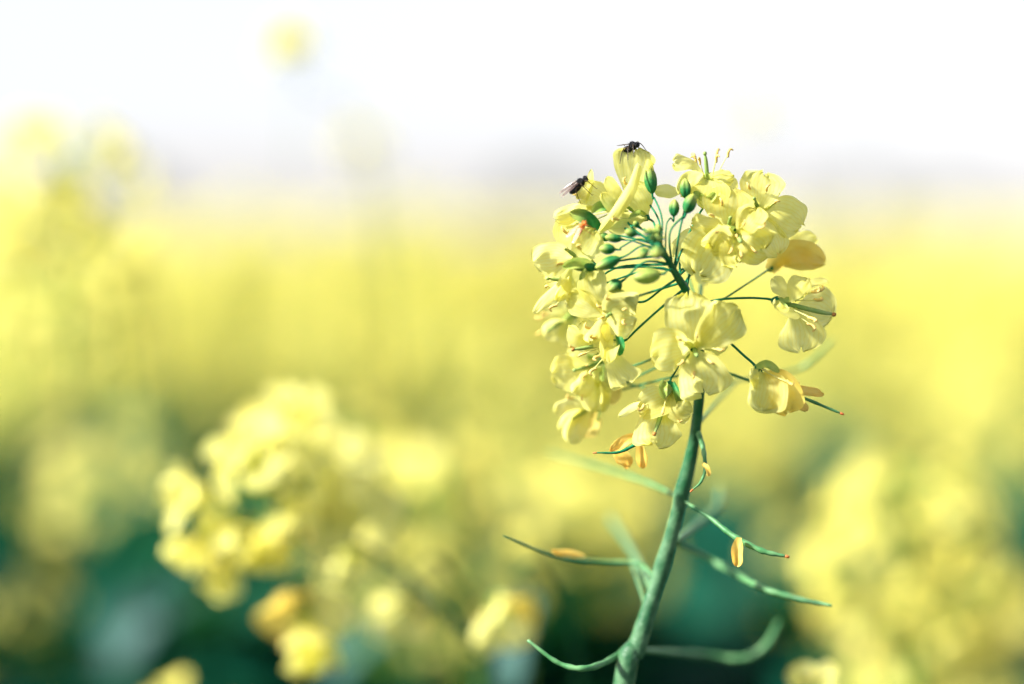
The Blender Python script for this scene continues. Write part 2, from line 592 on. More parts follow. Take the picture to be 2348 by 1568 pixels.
def head_geo(seed, nfl=16, nbud=12, rad=.026, H=.045, full=True, pods=5, src=None, ext=.0, rk=1.0):
    """a raceme top: bud cluster ringed by open flowers, pods below; origin at its tip"""
    rng = random.Random(seed)
    g = Geo()
    tube(g, [(0, 0, -.10 - ext), (0.001, 0, -.05), (0, 0, -.004)], [.0016 * rk, .0013 * rk, .0008 * rk], 1, 4, 6)
    for i in range(nbud):
        a = i * 2.4 + rng.random()
        r = .002 + .009 * math.sqrt(i / nbud)
        z = -.001 - .012 * (i / nbud) + rng.uniform(-.002, .003)
        M = frame((r * math.cos(a), r * math.sin(a), z), (math.cos(a) * (i / nbud) * 1.2, math.sin(a) * (i / nbud) * 1.2, 1), (1, 0, 0), 1)
        b = Geo()
        lathe(b, [(0, .0003), (.0015, .0014), (.004, .0016), (.006, .0001)], 2, 6)
        g.geo(b, M)
    src = src or LOWF
    for i in range(nfl):
        t = i / max(1, nfl - 1)
        a = i * 2.39996 + rng.uniform(-.3, .3)
        r = rad * (.55 + .5 * math.sin(min(1, t * 1.3) * 1.57)) * rng.uniform(.85, 1.12)
        z = .004 - H * t + rng.uniform(-.004, .004)
        up = .9 - 1.3 * t
        ax = Vector((math.cos(a), math.sin(a), up + rng.uniform(-.2, .2))).normalized()
        pos = Vector((r * math.cos(a), r * math.sin(a), z))
        g.geo(src[rng.randrange(len(src))], frame(pos - ax * .004, ax, (rng.uniform(-1, 1), rng.uniform(-1, 1), .3), rng.uniform(.95, 1.18)))
        if full:
            tube(g, [(0, 0, z - .012), tuple(pos * .6 + Vector((0, 0, z * .4 - .007))), tuple(pos - ax * .004)], [.0004, .00035, .0004], 1, 2, 4)
    for i in range(pods if full else 0):
        a = rng.uniform(0, 6.28)
        z = -H - .01 - i * .011
        l = rng.uniform(.03, .05)
        tube(g, [(0, 0, z), (l * .5 * math.cos(a), l * .5 * math.sin(a), z + .001), (l * math.cos(a), l * math.sin(a), z + .014)], [.0005, .0009, .0005], 1, 3, 5)
    return g.flat()

def leaf_geo(seed, L=.12, W=.035):
    rng = np.random.RandomState(seed)
    nu, nv = 9, 5
    s = np.linspace(0, 1, nu)
    t = np.linspace(-1, 1, nv)
    T, S = np.meshgrid(t, s)
    w = W / 2 * np.sin(np.pi * np.clip(.15 + .83 * s, 0, 1)) ** .8 * (1 + .12 * np.sin(9 * s + rng.rand() * 6))
    th = R(50) - s * R(rng.uniform(40, 95))
    ds = L / (nu - 1)
    x = np.cumsum(np.cos(th)) * ds
    z = np.cumsum(np.sin(th)) * ds
    X = np.repeat(x[:, None], nv, 1)
    Z = z[:, None] + .25 * W * np.abs(T) + .05 * W * np.sin(8 * S + 3 * T)
    g = Geo()
    g.add(np.column_stack([X.ravel(), (w[:, None] * T).ravel(), Z.ravel()]), grid_faces(nu, nv), 0)
    return g

HEADS = [head_geo(i, nfl=14 + i % 3 * 3, rad=.028 + .003 * (i % 3)).mesh("flower_head", [M_petal_far, M_bgstem, M_bgbud]) for i in range(6)]
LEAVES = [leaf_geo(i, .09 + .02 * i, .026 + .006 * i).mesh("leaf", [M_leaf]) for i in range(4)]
PH = 1.20          # template plant height

def make_plant(seed, branches=3, leaves=6, spread=.07, drop=.06):
    rng = random.Random(seed)
    root = empty("rapeseed_plant", (0, 0, 0))
    g = Geo()
    lean = (rng.uniform(-.02, .02), rng.uniform(-.02, .02))
    tube(g, [(0, 0, 0), (lean[0], lean[1], .45), (-lean[0] * .5, -lean[1] * .5, .85), (0, 0, PH - .02)], [.006, .005, .0034, .0014], 0, 5, 7)
    hs = [(0, 0, PH)]
    for b in range(branches):
        a = b * 2.3 + rng.uniform(-.5, .5)
        r = spread * rng.uniform(.6, 1.25)
        z = PH - drop * rng.uniform(.4, 1.6) - .01 * b
        x, y = r * math.cos(a), r * math.sin(a)
        z0 = z - rng.uniform(.16, .26)
        tube(g, [(0, 0, z0), (x * .55, y * .55, z0 + .05), (x * .95, y * .95, z - .08), (x, y, z - .02)], [.0022, .002, .0016, .0012], 0, 4, 6)
        hs.append((x, y, z))
    link("stem", g.mesh("stem", [M_shadestem]), root)
    for (x, y, z) in hs:
        link("flower_head", HEADS[rng.randrange(6)], root,
             Matrix.Translation((x, y, z)) @ Matrix.Rotation(rng.uniform(0, 6.28), 4, 'Z') @ Matrix.Rotation(rng.uniform(-.25, .25), 4, 'X') @ Matrix.Scale(rng.uniform(.85, 1.15), 4))
    for i in range(leaves):
        z = PH - .22 - i * .11 + rng.uniform(-.03, .03)
        link("leaf", LEAVES[rng.randrange(4)], root,
             Matrix.Translation((0, 0, z)) @ Matrix.Rotation(i * 2.4 + rng.random(), 4, 'Z') @ Matrix.Scale(rng.uniform(.8, 1.5), 4))
    return root

TEMPL = {}
for i in range(5):
    TEMPL['bushy', i] = (101 + i, 3 + i % 2, 7, .075, .07)
for i in range(3):
    TEMPL['single', i] = (201 + i, 0, 7, .05, .05)
for i in range(3):
    TEMPL['double', i] = (301 + i, 1, 7, .045, .05)
PROTO, USED = {}, set()
def get_plant(kind, i):
    key = (kind, i)
    if key not in PROTO:
        PROTO[key] = make_plant(*TEMPL[key])
        return PROTO[key]
    src = PROTO[key]
    r = src.copy()
    COL.objects.link(r)
    for ch in src.children:
        c = ch.copy()
        COL.objects.link(c)
        c.parent = r
    return r

def place(u, v, Z, kind='single', i=0, rot=0.0, label=None, group=None):
    p = P(u, v, Z - FOCUS)
    o = get_plant(kind, i)
    o.location = (p.x, p.y, 0)
    s = (p.z - .020) / PH
    o.scale = (s, s, s)
    o.rotation_euler = (0, 0, rot)
    tag(o, label, "flower", group)
    return o

G_NEAR = "blurred rapeseed plants behind the sharp flower head"
# (u, v of the tip, distance, kind, variant, rotation, label)
DENSE = [head_geo(190 + i, nfl=30, nbud=14, rad=.031, H=.06, pods=2).mesh('flower_head', [M_petal_far, M_bgstem, M_bgbud]) for i in range(3)]
SPARSE = [head_geo(90 + i, nfl=19, nbud=4, rad=.030, H=.060, pods=2).mesh('flower_head', [M_petal_far, M_bgstem, M_bgbud]) for i in range(2)]
near = [
    (145, 322, .98, 'sparse', 0, 0.3, "tall blurred yellow rapeseed rising above the field at the upper left edge"),
    (35, 465, 1.12, 'sparse', 1, 1.3, "blurred yellow rapeseed cut by the left edge just below the tall upper left one"),
    (665, 85, 1.02, 'tip', 0, 0.8, "tiny blurred yellow flower tip standing alone high in the white sky"),
    (830, 315, 1.4, 'tip', 0, 0.8, "faint pale green flower tip in the sky above the middle of the field"),
    (1735, 225, 1.5, 'tip', 0, 0.1, "faint pale brownish flower tip in the sky right of the flies"),
    (965, 975, .96, 'single', 2, 2.4, "pale yellow blurred rapeseed at the upper right of the lower left flower cluster"),
    (790, 885, .98, 'single', 1, 2.0, "blurred pale cream rapeseed head just behind the lower left flower cluster"),
    (1005, 1200, 1.15, 'single', 0, 1.0, "round blurred yellow rapeseed right of the lower left flower cluster"),
    (240, 960, 1.30, 'single', 2, 1.0, "dull yellow blurred rapeseed left of the lower left flower cluster"),
    (40, 1260, 1.25, 'single', 0, 2.0, "olive blurred rapeseed at the left edge above the dark lower corner"),
    (430, 1530, 0.80, 'single', 1, 3.0, "blurred yellow rapeseed cut by the bottom edge at the lower left"),
    (2085, 985, .96, 'dense', 2, .2, "big blurred yellow rapeseed right of the main stem, upper of the two large ones"),
    (2140, 1330, 1.0, 'dense', 1, 2.5, "big round blurred yellow rapeseed near the lower right corner"),
    (2330, 1330, 1.3, 'single', 1, .7, "olive yellow rapeseed cut by the right edge near the bottom"),
    (1360, 1030, 1.25, 'dense', 0, 4.0, "blurred yellow rapeseed directly behind the main stem to its left"),
    (1720, 1330, 1.35, 'single', 1, 5.0, "olive blurred rapeseed low behind the orange-tipped pods"),
    (1900, 1180, 1.45, 'single', 2, 5.0, "dim olive rapeseed below the big upper right one"),
    (1420, 1370, 1.5, 'single', 2, 0.0, "dim olive rapeseed low left of the main stem"),
    (2330, 800, 1.5, 'double', 0, 0.0, "yellow blurred rapeseed cut by the right edge at mid height"),
]
near += [
    (560, 455, 2.4, 'double', 1, 1.1, "first of three tall plants breaking the pale top line of the field at the left"),
    (755, 480, 2.2, 'double', 2, 2.1, "second of three tall plants breaking the pale top line of the field at the left"),
    (960, 450, 2.6, 'double', 0, 0.1, "third of three tall plants breaking the top line of the field, nearest the middle"),
    (190, 520, 1.55, 'dense', 0, 3.1, "blurred yellow rapeseed under the tall upper left one"),
]
tipg = head_geo(77, nfl=7, nbud=2, rad=.010, H=.014, pods=0, rk=.35)
TIPM = tipg.mesh("flower_head", [M_petal_far, M_bgstem, M_bgbud])
def make_tip(u, v, Z, label, me=None, sc=.6):
    p = P(u, v, Z - FOCUS)
    root = empty("rapeseed_plant", (p.x, p.y, 0))
    g = Geo()
    tube(g, [(.06, .03, 0), (.05, .03, .5), (.04, .02, p.z - .12), (0, 0, p.z - .01)], [.004, .003, .0009, .0004], 0, 6, 7)
    link("stem", g.mesh("stem", [M_shadestem]), root)
    link("flower_head", me or TIPM, root, Matrix.Translation((0, 0, p.z)) @ Matrix.Scale(sc, 4))
    tag(root, label, "flower", G_NEAR)
for (u, v, Z, kind, i, rot, lab) in near:
    if kind == 'tip':
        make_tip(u, v, Z, lab)
    elif kind == 'sparse':
        make_tip(u, v, Z, lab, SPARSE[i], .95)
    elif kind == 'dense':
        o = place(u, v, Z, 'single', i, rot, lab, G_NEAR)
        for c in o.children:
            if c.name.startswith('flower_head'):
                c.data = DENSE[i]
                c.matrix_basis = Matrix.Translation(c.location) @ Matrix.Rotation(rot, 4, 'Z') @ Matrix.Scale(1.12, 4)
    else:
        place(u, v, Z, kind, i, rot, lab, G_NEAR)

# the crop filling the middle distance
rng = random.Random(4)
G_FIELD = "blurred rapeseed plants filling the field"
cnt = 0
n_field = 265
while cnt < n_field:
    Z = math.sqrt(rng.uniform(1.7 ** 2, 5.4 ** 2))
    x = rng.uniform(-.30, .30) * Z * 1.15
    if Z < 2.3 and rng.random() < (.75 if x < -.05 * Z else .85 if x > .11 * Z else .30): continue
    o = get_plant('bushy', rng.randrange(5))
    top = rng.gauss(1.165, .042)
    if Z > 3: top += .02
    u = 1173 + x / Z * FPX
    if u < 700 and Z < 3.0 and rng.random() < .15: top += .04
    o.location = (x, Z, 0)
    s = top / PH
    o.scale = (s, s, s)
    o.rotation_euler = (0, 0, rng.uniform(0, 6.28))
    tag(o, "yellow rapeseed plant in the blurred crop beyond the near flowers", "flower", G_FIELD)
    cnt += 1

# the crop farther off, reading as one mass
def far_crop():
    rng = random.Random(9)
    src = [head_geo(50 + i, nfl=7, nbud=2, full=False, src=FARF).flat() for i in range(3)]
    g = Geo()
    for i in range(4200):
        Z = 5.0 + 50 * rng.random() ** 2.2
        x = rng.uniform(-.55, .55) * Z
        z = rng.gauss(1.165, .04)
        s = 1.0 + (Z - 6) * .05
        M = Matrix.Translation((x, Z, z)) @ Matrix.Rotation(rng.uniform(0, 6.28), 4, 'Z') @ Matrix.Scale(s, 4)
        g.geo(src[rng.randrange(3)], M)
    o = link("rapeseed_crop", g.mesh("rapeseed_crop", [M_petal_far, M_bgstem, M_bgbud]))
    tag(o, "distant yellow rapeseed crop blurring together up to the horizon", "crop", kind='stuff')
far_crop()

def canopy():
    """top of the far crop, bumpy, from 9 m to the horizon"""
    m, n, N, Lk = new_mat("canopy")
    tc = N.new('ShaderNodeTexCoord')
    no = N.new('ShaderNodeTexNoise')
    no.inputs['Scale'].default_value = 9
    no.inputs['Detail'].default_value = 5
    Lk.new(tc.outputs['Object'], no.inputs['Vector'])
    cr = N.new('ShaderNodeValToRGB')
    cr.color_ramp.elements[0].position = .38
    cr.color_ramp.elements[0].color = (.20, .30, .06, 1)
    cr.color_ramp.elements[1].position = .52
    cr.color_ramp.elements[1].color = (.72, .61, .11, 1)
    Lk.new(no.outputs['Fac'], cr.inputs[0])
    pb = N.new('ShaderNodeBsdfPrincipled')
    pb.inputs['Roughness'].default_value = .8
    Lk.new(cr.outputs[0], pb.inputs['Base Color'])
    out = N.new('ShaderNodeOutputMaterial')
    Lk.new(pb.outputs[0], out.inputs[0])
    ys = np.concatenate([np.linspace(5.6, 30, 120), np.geomspace(31, 4200, 70)])
    xs = np.linspace(-1, 1, 90)
    rs = np.random.RandomState(2)
    X = xs[None, :] * (ys[:, None] * .6 + 8)
    Y = np.repeat(ys[:, None], 90, 1)
    Zz = 1.07 + rs.randn(*X.shape) * .035
    g = Geo()
    Zz += np.clip((Y - 200) / 4000, 0, 1) * .15
    g.add(np.column_stack([X.ravel(), Y.ravel(), Zz.ravel()]), grid_faces(len(ys), 90))
    o = link("field_canopy", g.mesh("field_canopy", [m]))
    tag(o, "solid yellow top of the crop running to the horizon", "crop", kind='stuff')
canopy()

def undergrowth():
    rng = random.Random(12)
    src = [leaf_geo(i + 30, .13, .05) for i in range(4)]
    g = Geo()
    for i in range(7500):
        Z = math.sqrt(rng.uniform(.85 ** 2, 6.5 ** 2)) if i > 1800 else rng.uniform(1.15, 2.1)
        x = rng.uniform(-.36, .36) * Z if i < 5600 else rng.uniform(-.9, .9) * Z
        z = rng.uniform(.30, .93)
        if i < 1800:      # upper leaves of the nearer plants
            v0 = 1230 if x < -.10 * Z else 1400 if x < .02 * Z else 1430 if x < .11 * Z else 1300
            z = 1.25 - (v0 + rng.uniform(-60, 60) - 540) / FPX * Z - .05 - rng.uniform(0, .3) ** 1.0
        M = Matrix.Translation((x, Z, z)) @ Matrix.Rotation(rng.uniform(0, 6.28), 4, 'Z') @ Matrix.Rotation(rng.uniform(-.5, .5), 4, 'Y') @ Matrix.Scale(rng.uniform(.7, 1.5), 4)
        g.geo(src[rng.randrange(4)], M)
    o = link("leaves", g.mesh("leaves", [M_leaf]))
    tag(o, "dark mass of blue green leaves low between the stems", "leaves", kind='stuff')
undergrowth()

# distant trees, only soft grey smudges in the photograph
M_tree = leafy("tree_foliage", (.05, .08, .05), (.08, .11, .07), .2, None, .7, .5)
M_bark = leafy("tree_bark", (.10, .08, .06), (.14, .11, .09), 0, None, .8, 2)
def tree(u, Z, H, W, seed, label):
    rng = random.Random(seed)
    x = (u - 1173) / FPX * Z
    root = empty("tree", (x, Z, 0))
    g = Geo()
    tube(g, [(0, 0, 0), (.1, 0, H * .4), (0, 0, H * .85)], [H * .03, H * .022, H * .006], 0, 4, 8)
    for k in range(7):
        a = rng.uniform(0, 6.28)
        z = H * rng.uniform(.3, .6)
        tube(g, [(0, 0, z), (W * .3 * math.cos(a), W * .3 * math.sin(a), z + H * .18)], [H * .01, H * .003], 0, 3, 5)
    link("trunk", g.mesh("trunk", [M_bark]), root)
    c = Geo()
    lobes = [(rng.uniform(-.35, .35) * W, rng.uniform(-.35, .35) * W, H * rng.uniform(.45, .9), W * rng.uniform(.16, .3)) for _ in range(12)]
    for i in range(1500):
        lx, ly, lz, lr = lobes[rng.randrange(12)]
        d = Vector((rng.gauss(0, 1), rng.gauss(0, 1), rng.gauss(0, 1))).normalized() * lr * rng.uniform(.5, 1.05)
        p = np.array([lx + d.x, ly + d.y, lz + d.z])
        a = np.array([rng.uniform(-1, 1) for _ in range(3)]) * .28
        b = np.array([rng.uniform(-1, 1) for _ in range(3)]) * .28
        c.add([p - a, p - b, p + a, p + b], [(0, 1, 2, 3)], 0)
    link("crown", c.mesh("crown", [M_tree], False), root)
    tag(root, label, "tree", "hazy trees on the horizon")
tree(1235, 190, 4.9, 5, 1, "hazy grey tree smudge on the horizon left of the sharp flower head")
tree(1985, 190, 4.7, 4, 2, "hazy grey tree smudge on the horizon right of the sharp flower head")
tree(2180, 300, 4.8, 6, 3, "fainter grey tree smudge near the right edge of the horizon")
tree(300, 170, 4.2, 5, 4, "hazy grey tree smudge on the horizon right of the tall upper left rapeseed")

# ------------------------------------------------------------------ the sharp plant
stem_px = [(1503, 536, -.012, 4), (1524, 582, -.009, 6.5), (1550, 630, -.005, 9), (1577, 675, 0, 11), (1597, 740, .004, 12), (1603, 820, .008, 12.5),
           (1603, 900, .010, 13), (1592, 1000, .012, 14), (1578, 1070, .014, 17.5), (1562, 1130, .015, 20), (1556, 1160, .016, 18.5), (1538, 1230, .017, 18.5),
           (1518, 1300, .018, 22), (1506, 1340, .018, 19.5), (1486, 1400, .018, 21), (1458, 1490, .018, 24), (1428, 1580, .018, 27)]
base_pt = P(1330, 1900, .012)
hero = empty("rapeseed_plant", (base_pt.x - .05, base_pt.y + .01, 0))
tag(hero, "sharp yellow rapeseed in focus on a leaning green stem with two flies", "flower")
g = Geo()
pts = [P(u, v, d) - hero.location for (u, v, d, r) in stem_px]
rad = [mm(r, d) * .92 for (u, v, d, r) in stem_px]
p0 = pts[-1]
pts += [Vector((p0.x * .8, p0.y, p0.z - .09)), Vector((p0.x * .4, 0, .5)), Vector((0, 0, 0))]
rad += [.0032, .0045, .006]
tube(g, pts, rad, 0, 8, 20, .015, 4)
link("stem", g.mesh("stem", [M_stem]), hero)

def S(t):
    """px point on the upper stem, t = 0 at the tip"""
    k = t * 3
    i = min(int(k), 3)
    f = k - i
    a, b = stem_px[i], stem_px[i + 1]
    return (a[0] + (b[0] - a[0]) * f, a[1] + (b[1] - a[1]) * f, a[2] + (b[2] - a[2]) * f)

fl = lambda *a, **k: flower(hero, *a, **k)
# each petal of the sharp head is shaped on its own: a centre line, a width, a turn about that line
def T(X, Y, d=0.0):
    return (1192 + .497 * X, 275 + .497 * Y, d)

def vpetal(f, M, pts, W, tilt=0, prof='round', cup=.22, ruf=1.0, seed=0, mat=None, twist=0, nu=26, nv=19):
    """pts (X, Y, d): from the throat to the rim; W width; tilt / twist in degrees about the centre line"""
    rng = np.random.RandomState(seed)
    c, _ = smooth_path([P(*T(*q)) - hero.location for q in pts], 1e-3, 12)
    L = np.concatenate([[0], np.cumsum(np.linalg.norm(np.diff(c, axis=0), axis=1))])
    sN = np.linspace(0, 1, nu)
    c = np.column_stack([np.interp(sN * L[-1], L, c[:, k]) for k in range(3)])
    t = np.gradient(c, axis=0)
    t /= np.linalg.norm(t, axis=1)[:, None]
    n0 = -np.array(FWD)
    n = n0 - t * (t @ n0)[:, None]
    n /= np.linalg.norm(n, axis=1)[:, None]
    b = np.cross(t, n)
    a = np.radians(tilt + twist * (sN - .5))[:, None]
    b2 = b * np.cos(a) + n * np.sin(a)
    n2 = n * np.cos(a) - b * np.sin(a)
    if prof == 'round':
        w = np.where(sN < .6, .16 + .84 * np.sin(sN / .6 * np.pi / 2) ** 1.5, np.sqrt(np.clip(1 - ((sN - .6) / .405) ** 2.6, 0, 1)))
    elif prof == 'fan':
        w = np.where(sN < .85, .16 + .84 * (sN / .85) ** 1.3, np.sqrt(np.clip(1 - ((sN - .85) / .155) ** 2.6, 0, 1)))
    else:
        w = np.where(sN < .5, .45 + .55 * np.sin(sN * np.pi) ** .8, np.clip(1 - ((sN - .5) / .505) ** 3.2, 0, 1) ** .6)
    Wm = mm(W * .55)
    tt = np.linspace(-1, 1, nv)
    TT, SS = np.meshgrid(tt, sN)
    ph = rng.rand(8) * 6.28
    q = SS ** 1.2
    bump = ruf * Wm * (.060 * np.sin(3.0 * TT + ph[0]) * q + .050 * np.sin(6.1 * TT + ph[1] + 3 * SS) * q ** 2 * np.abs(TT) + .05 * np.sin(7 * SS + ph[2]) * TT * q
                       + .030 * np.sin(12 * TT + ph[3] + 5 * SS) * q ** 3 + .016 * np.sin(23 * TT + ph[4]) * q ** 4 + .020 * np.sin(15 * SS + 5 * TT + ph[5]) * q)
    h = cup * Wm * TT ** 2 * (.3 + .7 * w[:, None]) * .5 + bump
    rim = Wm * (.10 * np.exp(-((TT - .1 * math.sin(ph[6])) / .2) ** 2) + .022 * np.sin(10 * TT + ph[7]) + .014 * np.sin(24 * TT + ph[1])) * SS ** 7
    edge = 1 + .05 * np.sin(13 * SS + ph[2] + 2 * np.sign(TT)) * np.abs(TT)
    pos = (c[:, None, :] + b2[:, None, :] * (TT * (w * Wm / 2)[:, None] * edge)[:, :, None] + n2[:, None, :] * h[:, :, None]
           - t[:, None, :] * rim[:, :, None]).reshape(-1, 3)
    A = np.array(M.inverted())
    g = Geo()
    g.add(pos @ A[:3, :3].T + A[:3, 3], grid_faces(nu, nv))
    return link("petal", g.mesh("petal", [mat or M_petal], uv=np.column_stack([TT.ravel() * .5 + .5, SS.ravel()])), f)

def vsepal(f, M, pts, W, tilt=0, seed=0, mat=None):
    o = vpetal(f, M, pts, W, tilt, 'strip', .7, .25, seed, mat or M_sepal, 0, 10, 7)
    o.name = "sepal"
    return o

def F(center, rec, d, axz, pet, seed, ped=None, pr=2.4, stamens=6, s=1.0, sep=(), label=None, long_pistil=False, nsep=4, pist=True):
    """center, rec: throat and base of the flower (X, Y); axz: how far it faces the viewer;
    pet: (points, width, tilt, extra) with per-point depth relative to the flower"""
    cu, cv, _ = T(*center)
    ru, rv, _ = T(*rec)
    dx, dy = cu - ru, -(cv - rv)
    l = math.hypot(dx, dy) or 1
    k = math.sqrt(max(0, 1 - axz * axz))
    ax = (dx / l * k, dy / l * k, axz)
    dr = d + .0055 * s * axz
    f = flower(hero, 0, 0, d, ax, 20 + seed * 37 % 90, s=s, receptacle=(ru, rv, dr), petals=[], ped=ped, pr=pr, seed=seed, stamens=stamens, sepals=nsep, label=label, long_pistil=long_pistil)
    M = f.matrix_basis.copy()
    for i, p in enumerate(pet):
        ex = p[3] if len(p) > 3 else {}
        pts = [(x, y, d + dd) for (x, y, dd) in p[0]]
        vpetal(f, M, pts, p[1], p[2], seed=seed * 17 + i, **ex)
    for i, p in enumerate(sep):
        vsepal(f, M, [(x, y, d + dd) for (x, y, dd) in p[0]], p[1], p[2], seed + i, p[3] if len(p) > 3 else None)
    return f

fan, strip = dict(prof='fan'), dict(prof='strip')
# upper left group
F((430, 370), (578, 448), .000, .35, [
    ([(545, 420, .002), (518, 290, .003), (530, 128, .001)], 185, 12, dict(prof='fan', cup=.35)),
    ([(548, 205, -.002), (512, 310, -.005), (455, 405, -.006), (365, 520, -.004)], 62, 38, dict(prof='strip', ruf=.5)),
    ([(582, 440, .001), (560, 380, -.002), (505, 300, -.001)], 135, -25, {}),
    ([(585, 452, .0), (500, 470, -.002), (400, 495, -.002)], 85, 10, {}),
    ([(500, 400, -.001), (440, 330, -.003), (400, 262, -.003)], 62, 30, {}),
    ([(500, 420, -.001), (430, 400, -.004), (378, 335, -.004)], 70, -30, {})], 1,
  ped=[S(.15), (1500, 515, -.006)], label="topmost flower seen from the side, a fly on its tall petal", sep=[([(578, 440, 0), (540, 430, -.004), (500, 455, -.006)], 26, 0)], nsep=2)
F((250, 400), (425, 412), .002, .25, [
    ([(305, 385, -.002), (328, 305, -.002), (330, 228, -.001)], 58, 62, dict(prof='strip', ruf=.6)),
    ([(420, 420, .0), (340, 345, -.001), (265, 370, -.002)], 130, 15, {}),
    ([(330, 400, -.001), (240, 425, -.003), (160, 452, -.002)], 90, 35, {}),
    ([(340, 420, .001), (240, 450, .001), (195, 535, .002)], 105, -30, {}),
    ([(330, 380, .003), (355, 330, .004), (380, 288, .005)], 62, 20, {})], 2, stamens=4,
  ped=[S(.25), (1450, 523, -.004)], label="side-on flower at the upper left, a fly on its raised petal",
  sep=[([(362, 505, -.003), (310, 450, -.006), (228, 425, -.006)], 58, 10, M_bud), ([(430, 405, -.002), (385, 400, -.005), (330, 430, -.006)], 48, -20, M_bud)], nsep=0)
F((225, 612), (335, 678), -.002, .6, [
    ([(238, 640, .0), (300, 585, -.003), (345, 505, -.004)], 135, 8, {}),
    ([(240, 640, .0), (150, 635, -.003), (62, 655, -.002)], 150, 20, {}),
    ([(228, 600, .002), (205, 530, .002), (245, 455, .004)], 105, 25, {}),
    ([(240, 660, .002), (235, 740, .001), (205, 835, .002)], 115, 15, {})], 3, ped=[S(.35), (1410, 600, -.006)],
  sep=[([(330, 668, -.003), (265, 655, -.006), (195, 678, -.006)], 44, 10), ([(335, 690, -.003), (300, 700, -.005), (275, 740, -.005)], 24, 0)], nsep=1, s=1.05)
F((215, 740), (300, 745), .001, .3, [
    ([(215, 740, -.002), (135, 810, -.004), (62, 890, -.003)], 62, 40, dict(prof='strip', ruf=.6)),
    ([(230, 720, -.002), (205, 780, -.004), (165, 835, -.004)], 66, 35, {}),
    ([(250, 730, .001), (190, 720, .0), (120, 740, .001)], 90, -10, {}),
    ([(260, 750, .002), (270, 820, .002), (250, 890, .004)], 110, 10, {})], 4, ped=[S(.5), (1420, 612, -.002)], stamens=4, nsep=2)
F((395, 905), (500, 850), -.004, .75, [
    ([(385, 890, .0), (345, 790, -.001), (322, 690, .001)], 125, 12, {}),
    ([(395, 905, .0), (455, 890, -.003), (530, 905, -.001)], 195, -8, dict(cup=.45)),
    ([(385, 900, .0), (300, 850, .0), (225, 815, .002)], 120, 20, {}),
    ([(395, 915, .0), (370, 975, -.002), (330, 1030, .001)], 110, 25, {})], 5, ped=[S(.72), (1520, 660, -.002), (1480, 690, .002)], pr=2.7,
  sep=[([(520, 850, .0), (475, 805, -.004), (430, 785, -.005)], 34, 10, M_bud)], nsep=2)
F((190, 930), (260, 880), .024, .4, [
    ([(220, 900, 0), (170, 860, 0), (130, 830, 0)], 90, 20, {}),
    ([(220, 920, 0), (160, 960, 0), (110, 1000, 0)], 110, 30, {}),
    ([(240, 900, 0), (230, 960, 0), (240, 1040, 0)], 110, 10, {}),
    ([(240, 880, .004), (250, 830, .004), (260, 790, .004)], 90, 0, {})], 6, ped=[S(.8), (1420, 690, .018)], stamens=3)
F((330, 1045), (455, 1020), -.001, .4, [
    ([(430, 1010, .0), (400, 970, -.003), (385, 1110, -.005)], 70, 35, strip),
    ([(370, 1060, -.002), (430, 1120, -.004), (500, 1215, -.003)], 150, -5, fan),
    ([(350, 1040, .0), (265, 1010, -.002), (225, 950, -.001)], 74, 30, {}),
    ([(370, 1030, .001), (310, 1000, .0), (285, 930, .001)], 110, 20, {}),
    ([(440, 1020, .0), (425, 1060, -.005), (415, 1120, -.006)], 62, -30, strip)], 7, ped=[S(.9), (1510, 710, .000), (1460, 755, .000)], pr=2.8, long_pistil=True,
  sep=[([(450, 990, -.003), (462, 1030, -.004), (456, 1088, -.003)], 36, 0, M_bud), ], nsep=2)
F((300, 1140), (390, 1110), .013, .55, [
    ([(315, 1140, .0), (235, 1160, -.001), (142, 1165, .0)], 165, 15, {}),
    ([(320, 1130, .0), (260, 1090, .0), (215, 1070, .001)], 100, 20, {}),
    ([(320, 1150, .0), (295, 1215, -.002), (245, 1255, -.001)], 100, 30, {}),
    ([(340, 1140, .0), (380, 1180, .002), (400, 1230, .003)], 110, -10, {})], 9, ped=[(1575, 790, .008), (1430, 845, .014)], stamens=5)
F((350, 1190), (430, 1170), .018, .5, [
    ([(365, 1180, .0), (340, 1250, -.002), (330, 1345, -.002)], 130, 20, dict(cup=.5)),
    ([(370, 1180, .0), (390, 1260, -.003), (375, 1350, -.003)], 60, 40, strip),
    ([(380, 1190, .002), (420, 1240, .003), (410, 1310, .004)], 90, -20, dict(mat=M_gold)),
    ([(360, 1180, .002), (300, 1200, .001), (270, 1250, .002)], 80, 20, {})], 10, ped=[(1598, 800, .010), (1500, 845, .015), (1430, 875, .018)], stamens=3)
F((300, 1340), (380, 1290), .021, .4, [
    ([(340, 1310, .0), (250, 1320, -.001), (160, 1350, .0)], 100, 25, {}),
    ([(330, 1320, .0), (265, 1400, -.001), (225, 1485, .0)], 110, 20, {}),
    ([(350, 1310, .002), (325, 1390, .003), (290, 1460, .003)], 110, -15, dict(mat=M_gold)),
    ([(330, 1330, .0), (230, 1370, -.001), (180, 1430, .0)], 70, 30, {})], 11, ped=[(1600, 850, .012), (1440, 890, .020)], stamens=3)
